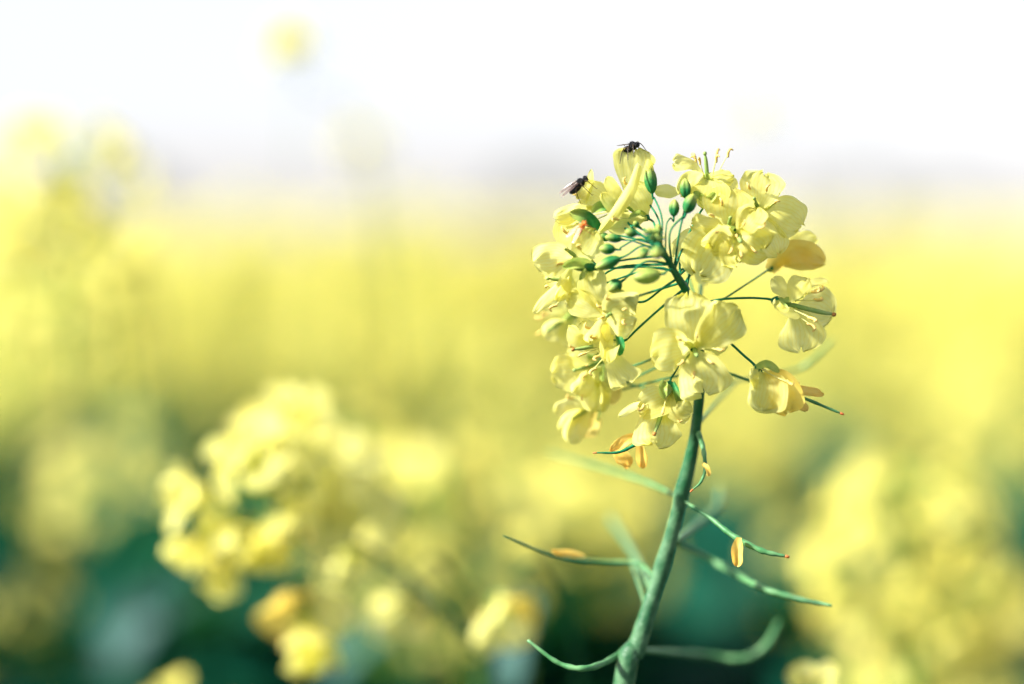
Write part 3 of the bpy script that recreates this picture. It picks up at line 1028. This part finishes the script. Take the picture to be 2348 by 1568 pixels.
# lower middle
F((650, 1340), (688, 1225), .000, .45, [
    ([(700, 1262, .002), (625, 1300, -.003), (540, 1330, -.002)], 135, -8, {}),
    ([(560, 1305, -.002), (505, 1330, -.005), (450, 1368, -.006)], 42, 40, dict(prof='strip', ruf=.5)),
    ([(690, 1265, .001), (725, 1330, -.003), (790, 1358, -.002)], 115, 10, {}),
    ([(655, 1330, .0), (630, 1410, -.002), (622, 1498, .001)], 200, 5, dict(cup=.4)),
    ([(690, 1270, .002), (680, 1330, .0), (650, 1380, .0)], 130, 0, {})], 12, ped=[(1575, 780, .004), (1553, 842, .0)], long_pistil=True, pr=2.4,
  label="nodding flower below the cluster, its pistil hanging out", s=1.1,
  sep=[([(665, 1205, -.001), (655, 1240, -.004), (665, 1285, -.004)], 36, 10, M_sepal), ([(705, 1210, -.001), (722, 1260, -.003), (735, 1320, -.001)], 26, 0, M_bud)], nsep=4)
F((800, 1062), (800, 1040), -.006, .97, [
    ([(800, 1050, .002), (785, 930, -.003), (775, 800, .002)], 215, 5, dict(ruf=1.5)),
    ([(812, 1050, .001), (905, 965, -.004), (1000, 870, .001)], 190, -12, dict(ruf=1.7)),
    ([(785, 1055, .001), (700, 1060, -.003), (606, 1085, .0)], 190, 14, dict(ruf=1.7)),
    ([(805, 1070, .0), (835, 1160, -.002), (850, 1262, .002)], 225, 6, dict(cup=.35)),
    ([(800, 1040, .004), (880, 1000, .002), (960, 1010, .004)], 150, 0, {})], 14, ped=[(1600, 790, .006)], label="large open flower in front of the stem", s=1.1)
# right side
F((1275, 860), (1182, 836), .000, .25, [
    ([(1235, 830, .0), (1210, 785, -.001), (1165, 728, .0)], 70, 15, {}),
    ([(1250, 840, -.002), (1280, 770, -.004), (1330, 738, -.003)], 95, 30, dict(ruf=1.8)),
    ([(1270, 840, .001), (1340, 765, .002), (1420, 748, .003)], 60, 55, {}),
    ([(1280, 860, .003), (1350, 865, .006), (1440, 900, .007)], 190, 0, dict(cup=.15, ruf=.7)),
    ([(1255, 870, .0), (1290, 960, .001), (1295, 1068, .003)], 200, 0, dict(cup=.2, ruf=.7)),
    ([(1190, 850, -.002), (1225, 885, -.005), (1290, 905, -.004)], 60, 40, {})], 15, ped=[(1598, 705, .003), (1640, 688, .0), (1710, 683, 0)], long_pistil=True, pr=2.7,
  label="flower on a long horizontal stalk at the right, brown pistil sticking out", s=1.15,
  sep=[([(1180, 832, -.001), (1185, 862, -.004), (1235, 890, -.004)], 36, 20, M_petal)], nsep=2)
F((1170, 1240), (1098, 1152), -.001, .2, [
    ([(1120, 1165, .0), (1140, 1240, -.004), (1110, 1335, -.003)], 170, 10, dict(cup=.5)),
    ([(1125, 1165, .001), (1215, 1230, -.002), (1235, 1355, .0)], 150, -12, dict(cup=.5, mat=M_gold)),
    ([(1115, 1175, .003), (1150, 1240, .004), (1180, 1345, .004)], 190, 0, {}),
    ([(1120, 1170, .002), (1200, 1220, .003), (1280, 1290, .003)], 90, 0, {})], 16, ped=[(1600, 735, .003), (1660, 775, .0), (1705, 815, 0)], pr=2.9, stamens=2,
  label="drooping bell-shaped flower at the lower right",
  sep=[([(1090, 1140, -.001), (1140, 1128, -.003), (1195, 1165, -.003)], 34, 10), ([(1082, 1145, -.002), (1066, 1190, -.005), (1085, 1240, -.004)], 50, 30, M_petal)], nsep=0)
F((858, 232), (868, 330), .003, .3, [
    ([(845, 250, .0), (785, 205, -.002), (705, 195, -.001)], 76, 10, dict(prof='fan')),
    ([(870, 250, .0), (925, 260, -.002), (985, 270, -.002)], 80, 35, dict(ruf=2.0)),
    ([(850, 255, -.001), (790, 290, -.004), (735, 345, -.004)], 110, 20, dict(ruf=1.5)),
    ([(880, 265, -.001), (880, 330, -.005), (860, 410, -.005)], 160, -5, dict(ruf=1.3)),
    ([(760, 330, .002), (700, 330, .002), (620, 322, .002)], 58, 10, {}),
    ([(900, 265, .002), (950, 300, .002), (1000, 320, .002)], 90, 10, {})], 17, ped=[S(.6), (1570, 555, -.004), (1603, 490, .0)], pr=2.5,
  sep=[([(850, 370, -.003), (825, 350, -.006), (800, 330, -.006)], 30, 0), ([(855, 375, -.003), (880, 360, -.006), (900, 335, -.006)], 34, 0)], nsep=2)
F((955, 485), (960, 520), -.002, .95, [
    ([(955, 490, .002), (955, 410, -.001), (970, 318, .001)], 210, 0, dict(cup=.15)),
    ([(940, 495, .0), (860, 500, -.003), (790, 480, -.001)], 130, 35, {}),
    ([(900, 510, .002), (800, 560, .002), (715, 640, .003)], 120, -8, {}),
    ([(965, 510, .002), (890, 590, -.002), (820, 715, .001)], 240, 4, dict(cup=.15, ruf=.8)),
    ([(970, 490, .003), (1030, 420, .003), (1060, 350, .004)], 110, -10, {})], 18, ped=[S(.75), (1570, 570, .004)])
F((1000, 530), (1000, 520), -.007, .96, [
    ([(1000, 530, .002), (1065, 560, -.001), (1130, 610, .002)], 180, -6, dict(ruf=1.8)),
    ([(1000, 535, .002), (990, 600, .0), (1000, 668, .003)], 140, 6, dict(ruf=1.6)),
    ([(1005, 525, .002), (1050, 470, -.001), (1090, 410, .002)], 120, 10, dict(ruf=1.6)),
    ([(990, 525, .002), (930, 540, -.001), (880, 600, .004)], 120, 14, dict(ruf=1.4))], 19, ped=[S(.85), (1600, 610, .006)])
F((1100, 415), (1110, 425), .001, .92, [
    ([(1100, 415, .001), (1110, 330, -.001), (1122, 245, .002)], 185, 0, dict(cup=.3)),
    ([(1110, 425, .002), (1200, 430, .0), (1298, 490, .003)], 175, 8, dict(ruf=1.5)),
    ([(1105, 430, .001), (1145, 520, .0), (1190, 620, .003)], 130, -8, {}),
    ([(1095, 420, .002), (1040, 440, .003), (990, 470, .005)], 120, 0, {})], 20, ped=[S(.7), (1640, 560, .01)])
F((1290, 600), (1160, 682), .012, .15, [
    ([(1150, 690, .0), (1220, 610, -.002), (1310, 610, -.002), (1405, 660, .0)], 105, -10, dict(prof='strip', mat=M_gold, cup=.5)),
    ([(1180, 670, .0), (1280, 640, -.001), (1380, 640, .001)], 110, 10, dict(mat=M_gold)),
    ([(1230, 620, .0), (1290, 560, -.001), (1370, 545, .0)], 80, 30, {}),
    ([(1190, 650, .002), (1240, 560, .002), (1290, 520, .003)], 90, 0, {})], 22, stamens=3,
  ped=[(1590, 715, .003), (1650, 690, .006), (1710, 652, .010)], pr=2.2, label="blurred flower with orange yellow lower petals at the right", nsep=2)
F((870, 620), (800, 690), .016, .6, [
    ([(860, 640, .0), (830, 700, .0), (860, 760, .0)], 60, 10, {}),
    ([(870, 640, .0), (930, 690, .0), (980, 690, .0)], 70, 10, {})], 23, ped=[(1600, 700, .014)], stamens=0, nsep=2)

# buds of the crown
bd = lambda *a, **k: bud(hero, *a, **k)
bd(1545, 477, -.006, 40, 25, 88, .1, [S(.35), (1527, 520, -.008), (1537, 500, -.006)], 1.6)
bd(1581, 467, -.008, 48, 31, 68, .15, [S(.55), (1535, 536, -.010), (1562, 500, -.008)], 2.3)
bd(1571, 432, -.003, 46, 28, 93, .05, [S(.6), (1556, 540, -.008), (1567, 490, -.006)], 2.3, label="bud tinged orange at its tip")
bd(1491, 412, -.001, 66, 30, 97, .0, [S(.2), (1517, 500, -.007), (1500, 455, -.003)], 2.0, tip=True)
bd(1446, 534, -.012, 30, 21, 168, .3, [S(.1), (1480, 543, -.012)], 2.0)
bd(1406, 546, -.008, 40, 20, 172, .1, [S(.3), (1450, 552, -.010)], 1.8)
bd(1384, 543, -.002, 30, 20, 160, .0, [S(.2), (1420, 540, -.004)], 2.0)
bd(1392, 571, -.009, 38, 25, 178, .1, [S(.35), (1470, 548, -.010), (1425, 566, -.009)], 2.0)
bd(1393, 603, -.010, 62, 29, 202, .1, [S(.45), (1480, 563, -.012), (1440, 583, -.010)], 2.2)
bd(1475, 580, -.020, 28, 24, 215, .5, [S(.1), (1494, 560, -.018)], 1.8)
bd(1507, 578, -.024, 34, 33, 240, .85, [S(.45), (1506, 556, -.018)], 2.4)
bd(1509, 525, -.016, 22, 20, 100, .7, [S(.05)], 2.0)
bd(1490, 530, -.020, 14, 12, 130, .6, [S(.05)], 1.6)
bd(1480, 533, -.021, 12, 11, 150, .5, [S(.05)], 1.4)
bd(1512, 548, -.019, 16, 14, 190, .7, [S(.1)], 1.6)
bd(1495, 545, -.020, 15, 13, 170, .6, [S(.1)], 1.6)
for k in range(11):      # the youngest buds, packed round the tip
    a_ = k * 2.4
    bd(1503 + 13 * math.sqrt(k / 11 + .1) * math.cos(a_), 541 + 12 * math.sqrt(k / 11 + .1) * math.sin(a_), -.018 + .0015 * (k % 3), 13 + k % 3 * 2, 11 + k % 2, 60 + 50 * math.cos(a_), .6, [S(.05)], 1.3)
bd(1409, 656, -.008, 38, 33, 215, .3, [S(.5), (1480, 600, -.012), (1440, 632, -.010)], 2.6)
bd(1483, 633, -.014, 66, 38, 188, .2, [S(.75), (1540, 618, -.010), (1520, 628, -.012)], 2.2, label="pale bud about to open, creamy at its tip", mat=M_sepal)
bd(1458, 513, -.006, 16, 13, 140, .2, [S(.1), (1480, 527, -.008)], 1.8)
bd(1345, 613, -.006, 66, 20, 183, .1, [S(.6), (1480, 612, -.006), (1400, 615, -.006)], 2.4)
# bare stalks whose flowers sit behind others
def stalk(px, r=2.2, mat=None, name="pedicel", label=None):
    base = P(*px[0]) - hero.location
    g = Geo()
    tube(g, [P(*q) - hero.location - base for q in px], mm(r), 0, 8, 8)
    o = link(name, g.mesh(name, [mat or M_stalk]), hero, Matrix.Translation(base))
    if label: o['label'] = label
stalk([S(.1), (1460, 520, -.004), (1403, 507, .002)], 2.0)
stalk([S(.2), (1450, 530, -.004), (1390, 512, .003)], 2.4)
stalk([S(.15), (1510, 505, -.004), (1480, 455, .001)], 2.2)
stalk([S(.65), (1500, 614, -.002), (1370, 655, .004)], 2.2)
stalk([S(.8), (1560, 620, -.002), (1590, 612, .004)], 2.6)
stalk([S(.95), (1580, 630, 0), (1587, 620, .004)], 2.6)

# pods
W = 8
pod(hero, [(1562, 1142, .024), (1480, 1105, .050), (1380, 1072, .070), (1255, 1036, .085)], [6, 7, 6, 3], seed=1, tip=False, label="pale blurred pod reaching left from the stem")
pod(hero, [(1570, 1150, .014), (1625, 1185, .008), (1680, 1228, .003), (1745, 1262, .0), (1800, 1275, -.001)], [5, 6, 8, 8, 3.5], seed=2,
    withered=[([(1698, 1233, .0), (1692, 1262, -.001), (1687, 1298, -.001)], 27)], label="pale pod at the right with a hanging orange petal")
pod(hero, [(1598, 985, .012), (1612, 1030, .006), (1616, 1075, .002), (1606, 1105, .0), (1588, 1122, -.001)], [9, 7, 4.5, 4, 2], seed=3,
    withered=[([(1612, 1062, .001), (1620, 1074, .0), (1624, 1092, .0)], 12)], label="curved pale pod hugging the stem, red at its tip")
pod(hero, [(1508, 1335, .022), (1465, 1292, .036), (1380, 1288, .038), (1280, 1278, .030), (1155, 1228, .018)], [6, 5, 6, 6, 2.5], seed=4, tip=False,
    withered=[([(1340, 1278, .03), (1300, 1268, .028), (1265, 1262, .026)], 18)], label="slender pod reaching far left at mid stem")
pod(hero, [(1540, 1240, .040), (1640, 1290, .050), (1740, 1345, .026), (1820, 1370, .020), (1905, 1388, .014)], [9, 10, 9, 9, 4], seed=5, tip=False, label="long green pod at the right below the orange-petalled one")
pod(hero, [(1478, 1420, .020), (1430, 1490, .022), (1355, 1530, .006), (1285, 1522, .006), (1210, 1468, .008)], [7, 8, 9, 7, 4], seed=6, tip=False, label="bow-shaped pod near the bottom left of the stem")
pod(hero, [(1462, 1490, .030), (1600, 1500, .070), (1700, 1510, .075), (1755, 1480, .075), (1785, 1425, .08)], [8, 9, 10, 11, 5], seed=7, tip=False, label="pale blurred pod curling up at the lower right")
pod(hero, [(1530, 985, .004), (1470, 1012, .001), (1420, 1036, .000), (1368, 1038, 0)], [3, 4.5, 4, 2], seed=8, mat=M_stalk,
    withered=[([(1472, 1006, .003), (1440, 1010, .002), (1398, 1034, .003)], 26), ([(1470, 1012, .004), (1472, 1036, .005), (1469, 1072, .006)], 27), ([(1412, 1026, .006), (1420, 1048, .008), (1438, 1074, .009)], 40)], label="thin dark young pod with withered orange petals below the nodding flower")
pod(hero, [(1610, 850, .010), (1665, 855, .012), (1745, 882, .008), (1830, 908, .003), (1926, 947, .0)], [3, 4, 4.5, 5, 3], seed=9,
    withered=[([(1800, 888, .003), (1845, 896, .003), (1888, 906, .004)], 22), ([(1800, 903, .004), (1826, 918, .005), (1850, 942, .006)], 24)], label="young pod with orange petals at its side, right of the stem")
pod(hero, [(1605, 900, .016), (1700, 872, .04), (1815, 850, .055), (1860, 828, .055), (1912, 778, .058)], [2.5, 3, 5, 6, 3], seed=10, tip=False, label="blurred pale green pod pointing up at the right")
pod(hero, [(1602, 890, .014), (1550, 905, .02), (1440, 880, .022), (1380, 860, .02)], [3, 3, 3.5, 3], seed=11, tip=False)
for (o_, pts_, w_, sd_) in WITH:
    wo_ = vpetal(o_, o_.matrix_basis, pts_, w_, random.Random(sd_).uniform(-30, 40), 'strip', .8, 2.2, sd_, M_orange, 60)
    wo_['label'] = "withered orange petal"
M_pale = leafy("stalk_pale", (.09, .22, .09), (.15, .29, .14), .2, None, .5, 300, .3, sheen=.0)
stalk([(1497, 1360, .022), (1475, 1310, .050), (1440, 1250, .080), (1400, 1190, .115)], 10, M_pale, "side_shoot", "pale blurred side shoot leaving the stem to the upper left")
stalk([(1482, 1400, .022), (1468, 1350, .034), (1448, 1290, .045)], 5, M_pale, "side_shoot")
stalk([(1552, 1240, .022), (1600, 1200, .060), (1645, 1160, .080), (1650, 1120, .100)], 9, M_pale, "side_shoot", "pale blurred side shoot behind the right pod")
stalk([(1603, 970, .016), (1640, 925, .034), (1690, 870, .050)], 4, M_pale, "side_shoot")
stalk([(1600, 720, .012), (1606, 670, .020), (1608, 640, .026)], 5, M_pale, "side_shoot")

# ------------------------------------------------------------------ the second, slightly blurred plant
D2 = .135
b2 = P(1200, 1750, D2 + .02)
second = empty("rapeseed_plant", (b2.x + .02, b2.y, 0))
tag(second, "blurred yellow rapeseed head hanging over dark leaves at the lower left", "flower")
g = Geo()
sp = [(575, 1120, D2 - .01), (640, 1150, D2), (750, 1215, D2 + .004), (870, 1272, D2 + .006), (960, 1345, D2 + .008), (1050, 1440, D2 + .01), (1130, 1600, D2 + .015)]
pts = [P(*q) - second.location for q in sp]
pts += [Vector((pts[-1].x * .8, pts[-1].y, pts[-1].z - .15)), Vector((0, 0, .4)), Vector((0, 0, 0))]
tube(g, pts, [.0008, .0011, .0012, .0012, .0013, .0015, .0018, .003, .004, .005], 0, 6, 10)
link("stem", g.mesh("stem", [M_stem]), second)
def f2(u, v, dd, ax, roll, kd, s, st=(640, 1150), seed=0, stamens=3, orange=()):
    flower(second, u, v, D2 + dd, ax, roll, kd, s=s * 1.08, ped=[(st[0], st[1], D2), ((u + st[0]) / 2, (v + st[1]) / 2 - 8, D2 + dd * .5)], pr=2.2, seed=seed, stamens=stamens, orange=orange)
f2(560, 1010, -.004, (-.3, .75, .5), 20, 'open', 1.15, seed=41)
f2(630, 985, .004, (.0, .8, .5), 60, 'open', 1.15, seed=42)
f2(665, 950, .010, (.2, .8, .4), 30, 'half', 1.0, seed=43)
f2(590, 1050, -.010, (-.1, .5, .85), 10, 'open', 1.0, (600, 1130), seed=44)
f2(445, 1140, .0, (-.85, .1, .4), 80, ['half', 'closed', 'half', 'half'], 1.05, seed=45)
f2(510, 1170, -.006, (-.6, -.2, .75), 40, 'open', 1.1, seed=46)
f2(470, 1240, -.002, (-.6, -.65, .4), 20, ['half', 'closed', 'half', 'closed'], 1.05, seed=47)
f2(530, 1290, .004, (-.35, -.8, .4), 70, ['half', 'closed', 'half', 'closed'], 1.15, seed=48)
f2(550, 1210, .0, (-.3, -.5, .8), 45, 'half', 1.0, seed=49)
f2(610, 1220, -.004, (0, -.75, .6), 10, ['half', 'closed', 'closed', 'half'], 1.1, seed=50)
f2(680, 1230, -.008, (.1, -.6, .8), 60, 'open', 1.1, (700, 1180), seed=51)
f2(730, 1190, -.004, (.3, -.3, .9), 30, 'open', 1.15, (700, 1180), seed=52)
f2(700, 1110, .002, (.2, .3, .9), 70, 'open', 1.15, (690, 1170), seed=53)
f2(775, 1140, .004, (.6, .1, .7), 20, 'half', 1.1, (720, 1190), seed=54)
f2(790, 1270, .03, (.5, -.5, .6), 50, 'half', 1.0, (780, 1220), seed=55)
f2(700, 1375, .0, (-.1, -.7, .6), 30, ['open', 'half', 'half', 'open'], 1.3, (740, 1215), seed=56, orange=(1, 2))
f2(700, 1440, .0, (.15, -.95, .2), 30, ['closed', 'half', 'closed', 'closed'], 1.3, (745, 1218), seed=57)
M_leafp = leafy("leaf_glaucous", (.030, .085, .075), (.045, .11, .095), .1, (.03, .12, .05), .55, 40, .2)
LEAFP = [leaf_geo(70 + i, .07, .030).mesh("leaf", [M_leafp]) for i in range(3)]
def add_leaf(u, v, Z, ang, tow, s, i):
    M = frame(P(u, v, Z - FOCUS) - second.location, VD(-.35, .55, .75), VD(math.cos(R(ang)), math.sin(R(ang)), tow), s)
    l = link("leaf", LEAFP[i % 3], second, M)
    l['label'] = "pale blue green leaf"
for k, q in enumerate([(250, 1570, 1.1, 50, .1, .85), (740, 1590, 1.0, 30, .1, .9), (1165, 1620, .82, 85, .0, .55)]):
    add_leaf(*q, k)
for i, (u, v, a, t) in enumerate([(545, 1110, 150, .3), (560, 1130, 190, .3), (570, 1100, 110, .5), (590, 1115, 60, .6), (600, 1140, 250, .5), (620, 1105, 50, .3), (575, 1145, 220, .3)]):
    bud(second, u, v, D2 - .012, 30, 20, a, t, [(605, 1135, D2 - .004)], 2.0)
f2(840, 1165, .030, (.5, .3, .8), 20, 'open', 1.0, (740, 1205), seed=71)
f2(800, 1085, .034, (.3, .6, .7), 50, 'open', 1.1, (720, 1190), seed=72)
f2(745, 1040, .028, (.2, .7, .6), 10, 'half', 1.1, (690, 1170), seed=73)
# loose blurred flowers of low plants
def low_plant(u, v, Z, ax, kd, s, label, seed, up=False):
    d = Z - FOCUS
    p = P(u, v, d)
    root = empty("rapeseed_plant", (p.x + .012, p.y + .02, 0))
    g = Geo()
    q = p - root.location
    nod = q + Vector((.012, .006, .012))
    tube(g, [q - Vector((0, 0, .004)), q + Vector((.001, .004, -.02)), Vector((.002, .004, q.z - .05)), Vector((.002, .004, q.z - .11)), Vector((.002, .003, q.z - .25)), Vector((.001, .001, q.z - .55)), Vector((0, 0, 0))] if up else [q + Vector((.004, .002, .010)), nod, Vector((.012, .006, q.z - .02)), Vector((.008, .004, q.z - .08)), Vector((.006, .004, q.z - .2)), Vector((.004, .004, q.z - .5)), Vector((0, 0, 0))], [.0005, .0009, .0012, .0016, .002, .003, .004] if up else [.0005, .0009, .0010, .0013, .002, .003, .005], 0, 6, 8)
    link("stem", g.mesh("stem", [M_shadestem]), root)
    flower(root, u, v, d, ax, 40, kd, s=s, seed=seed, stamens=3, orange=() if up else (0,))
    tag(root, label, "flower", G_NEAR)
low_plant(925, 1385, .76, (-.2, -.6, .7), 'half', 1.15, "single blurred golden flower over the dark leaves, left of its twin", 61)
low_plant(1150, 1400, .74, (.2, -.5, .8), 'half', 1.3, "single blurred golden flower over the dark leaves, nearer the main stem", 62)

low_plant(1868, 1575, .68, (-.1, .6, .75), 'half', .75, "pale fairly sharp flower poking over the bottom edge at the right", 63, True)
# ------------------------------------------------------------------ insects
bpy.context.view_layer.update()
def hit(u, v, dflt=0.0):
    """the petal surface an insect stands on"""
    o = Vector((0, 0, CAM_Z))
    d = (P(u, v) - o).normalized()
    ok, loc, *_ = scene.ray_cast(bpy.context.evaluated_depsgraph_get(), o, d, distance=.70)
    z = (loc - o).dot(FWD) - FOCUS if ok else dflt
    print("HIT", u, v, ok, round(z, 4))
    return z
M_fly = leafy("fly_black", (.002, .0025, .003), (.006, .007, .008), 0, None, .4, 2500, .18, .6, 3000)
M_flyleg = leafy("fly_leg", (.03, .018, .008), (.05, .03, .01), 0, None, .4)
def wing_mat(name, col, a):
    m, n, N, Lk = new_mat(name)
    pb = N.new('ShaderNodeBsdfPrincipled')
    pb.inputs['Base Color'].default_value = (*col, 1)
    pb.inputs['Roughness'].default_value = .2
    tr = N.new('ShaderNodeBsdfTransparent')
    ms = N.new('ShaderNodeMixShader')
    ms.inputs[0].default_value = a
    Lk.new(pb.outputs[0], ms.inputs[1])
    Lk.new(tr.outputs[0], ms.inputs[2])
    out = N.new('ShaderNodeOutputMaterial')
    Lk.new(ms.outputs[0], out.inputs[0])
    return m
M_wing = wing_mat("fly_wing", (.22, .15, .14), .45)
M_wing2 = wing_mat("orange_wing", (.75, .42, .25), .25)
M_obug = leafy("orange_bug", (.62, .13, .02), (.75, .25, .04), .2, None, .35, 2000, .5)

def ellip(g, c, r, m=0, n=9, sides=12, ax=None):
    b = Geo()
    lathe(b, [(-math.cos(math.pi * i / (n - 1)), max(.02, math.sin(math.pi * i / (n - 1)))) for i in range(n)], 0, sides)
    M = Matrix.Translation(c) @ (ax or Matrix.Identity(4)) @ Matrix.Diagonal((r[0], r[1], r[2], 1))
    g2 = Geo()
    g2.geo(b, M)
    g.add(g2.v[0], g2.f[0], m)

def insect(name, label, cat, pos, head_dir, up_dir, L, mb, ml, mw, wings, legs, group):
    """unit insect: head towards +X, up +Z, body about 1 long"""
    M = frame(pos, VD(*up_dir), VD(*head_dir), L)
    root = empty(name, M.translation)
    root.rotation_euler = M.to_euler()
    root.scale = (L, L, L)
    g = Geo()
    RY = Matrix.Rotation(R(90), 4, 'Y')
    ellip(g, (-.22, 0, -.02), (.15, .17, .30), 0, ax=Matrix.Rotation(R(97), 4, 'Y'))
    ellip(g, (.13, 0, .03), (.17, .18, .19), 0)
    ellip(g, (.36, 0, -.01), (.11, .14, .12), 0)
    ellip(g, (.40, .07, .02), (.06, .06, .08), 0)
    ellip(g, (.40, -.07, .02), (.06, .06, .08), 0)
    rs = random.Random(5)
    for k in range(26):   # bristles
        a, b = rs.uniform(0, 6.28), rs.uniform(.2, 1.3)
        c = Vector((rs.choice((-.2, .12, .12)), 0, .02))
        dv = Vector((rs.uniform(-.5, .2), math.cos(a) * math.cos(b), abs(math.sin(b)))).normalized()
        tube(g, [c + dv * .15, c + dv * rs.uniform(.22, .27)], [.008, .003], 0, 2, 4)
    for s in (-1, 1):
        tube(g, [(.44, .03 * s, .04), (.52, .06 * s, .03)], [.012, .006], 0, 2, 5)
    link("body", g.mesh("body", [mb]), root)
    for (ang, tilt, ln) in wings:
        w = Geo()
        n = 12
        s_ = np.linspace(0, 1, n)
        wd = .13 * np.sin(np.pi * np.clip(.06 + .90 * s_, 0, 1)) ** .6
        t = np.linspace(-1, 1, 5)
        T, Sx = np.meshgrid(t, s_)
        v = np.column_stack([(-Sx * ln).ravel(), (wd[:, None] * T * (1 + .15 * Sx)).ravel(), (.02 * np.sin(6 * T + 3 * Sx)).ravel()])
        w.add(v, grid_faces(n, 5), 0)
        for k in (-.7, -.2, .35, .8):    # veins
            tube(w, [(-.02, 0, .006), (-ln * .5, k * .11, .012), (-ln * .93, k * .08, .01)], [.008, .006, .003], 1, 3, 4)
        link("wing", w.mesh("wing", [mw, ml]), root,
             Matrix.Translation((.12, .07 * (1 if ang > 0 else -1), .13)) @ Matrix.Rotation(R(-ang), 4, 'Z') @ Matrix.Rotation(R(tilt), 4, 'Y'))
    for (sx, side, kx, kz, fx, fy, fz) in legs:
        w = Geo()
        tube(w, [(sx, .08 * side, -.05), (sx + kx * .6, .22 * side, kz), (fx, fy * side, fz), (fx + .06, (fy + .05) * side, fz - .03)], [.028, .02, .010, .007], 0, 4, 6)
        link("leg", w.mesh("leg", [ml]), root)
    tag(root, label, cat, group)
    return root

LEGS = [(.22, 1, .25, .02, .42, .42, -.42), (.22, -1, .25, .02, .42, .42, -.42), (.10, 1, .0, .05, .12, .50, -.45), (.10, -1, .0, .05, .12, .50, -.45),
        (.0, 1, -.35, .05, -.45, .42, -.45), (.0, -1, -.35, .05, -.45, .42, -.45)]
insect("fly", "small black fly standing on top of the highest petal, wing spread left", "fly", P(1446, 338, hit(1448, 362) - .0008), (.62, .25, .75), (-.30, .93, -.05), mm(56),
       M_fly, M_flyleg, M_wing, [(58, 6, .95), (-12, 12, .7)], LEGS, "black flies on the petals")
insect("fly", "black fly with brown folded wings climbing the left petal edge", "fly", P(1327, 424, hit(1340, 432) - .0015), (.62, .72, .20), (-.62, .55, .45), mm(56),
       M_fly, M_flyleg, M_wing, [(9, 6, .95), (-9, 8, .95)], LEGS, "black flies on the petals")
insect("small_bug", "tiny orange bug with veined wings hanging on a petal at the left", "bug", P(1331, 524, hit(1331, 530) - .003), (.55, .78, .2), (-.6, .3, .75), mm(42),
       M_obug, M_obug, M_wing2, [(14, 2, 1.0), (-14, 2, 1.0)], LEGS[:4], None)
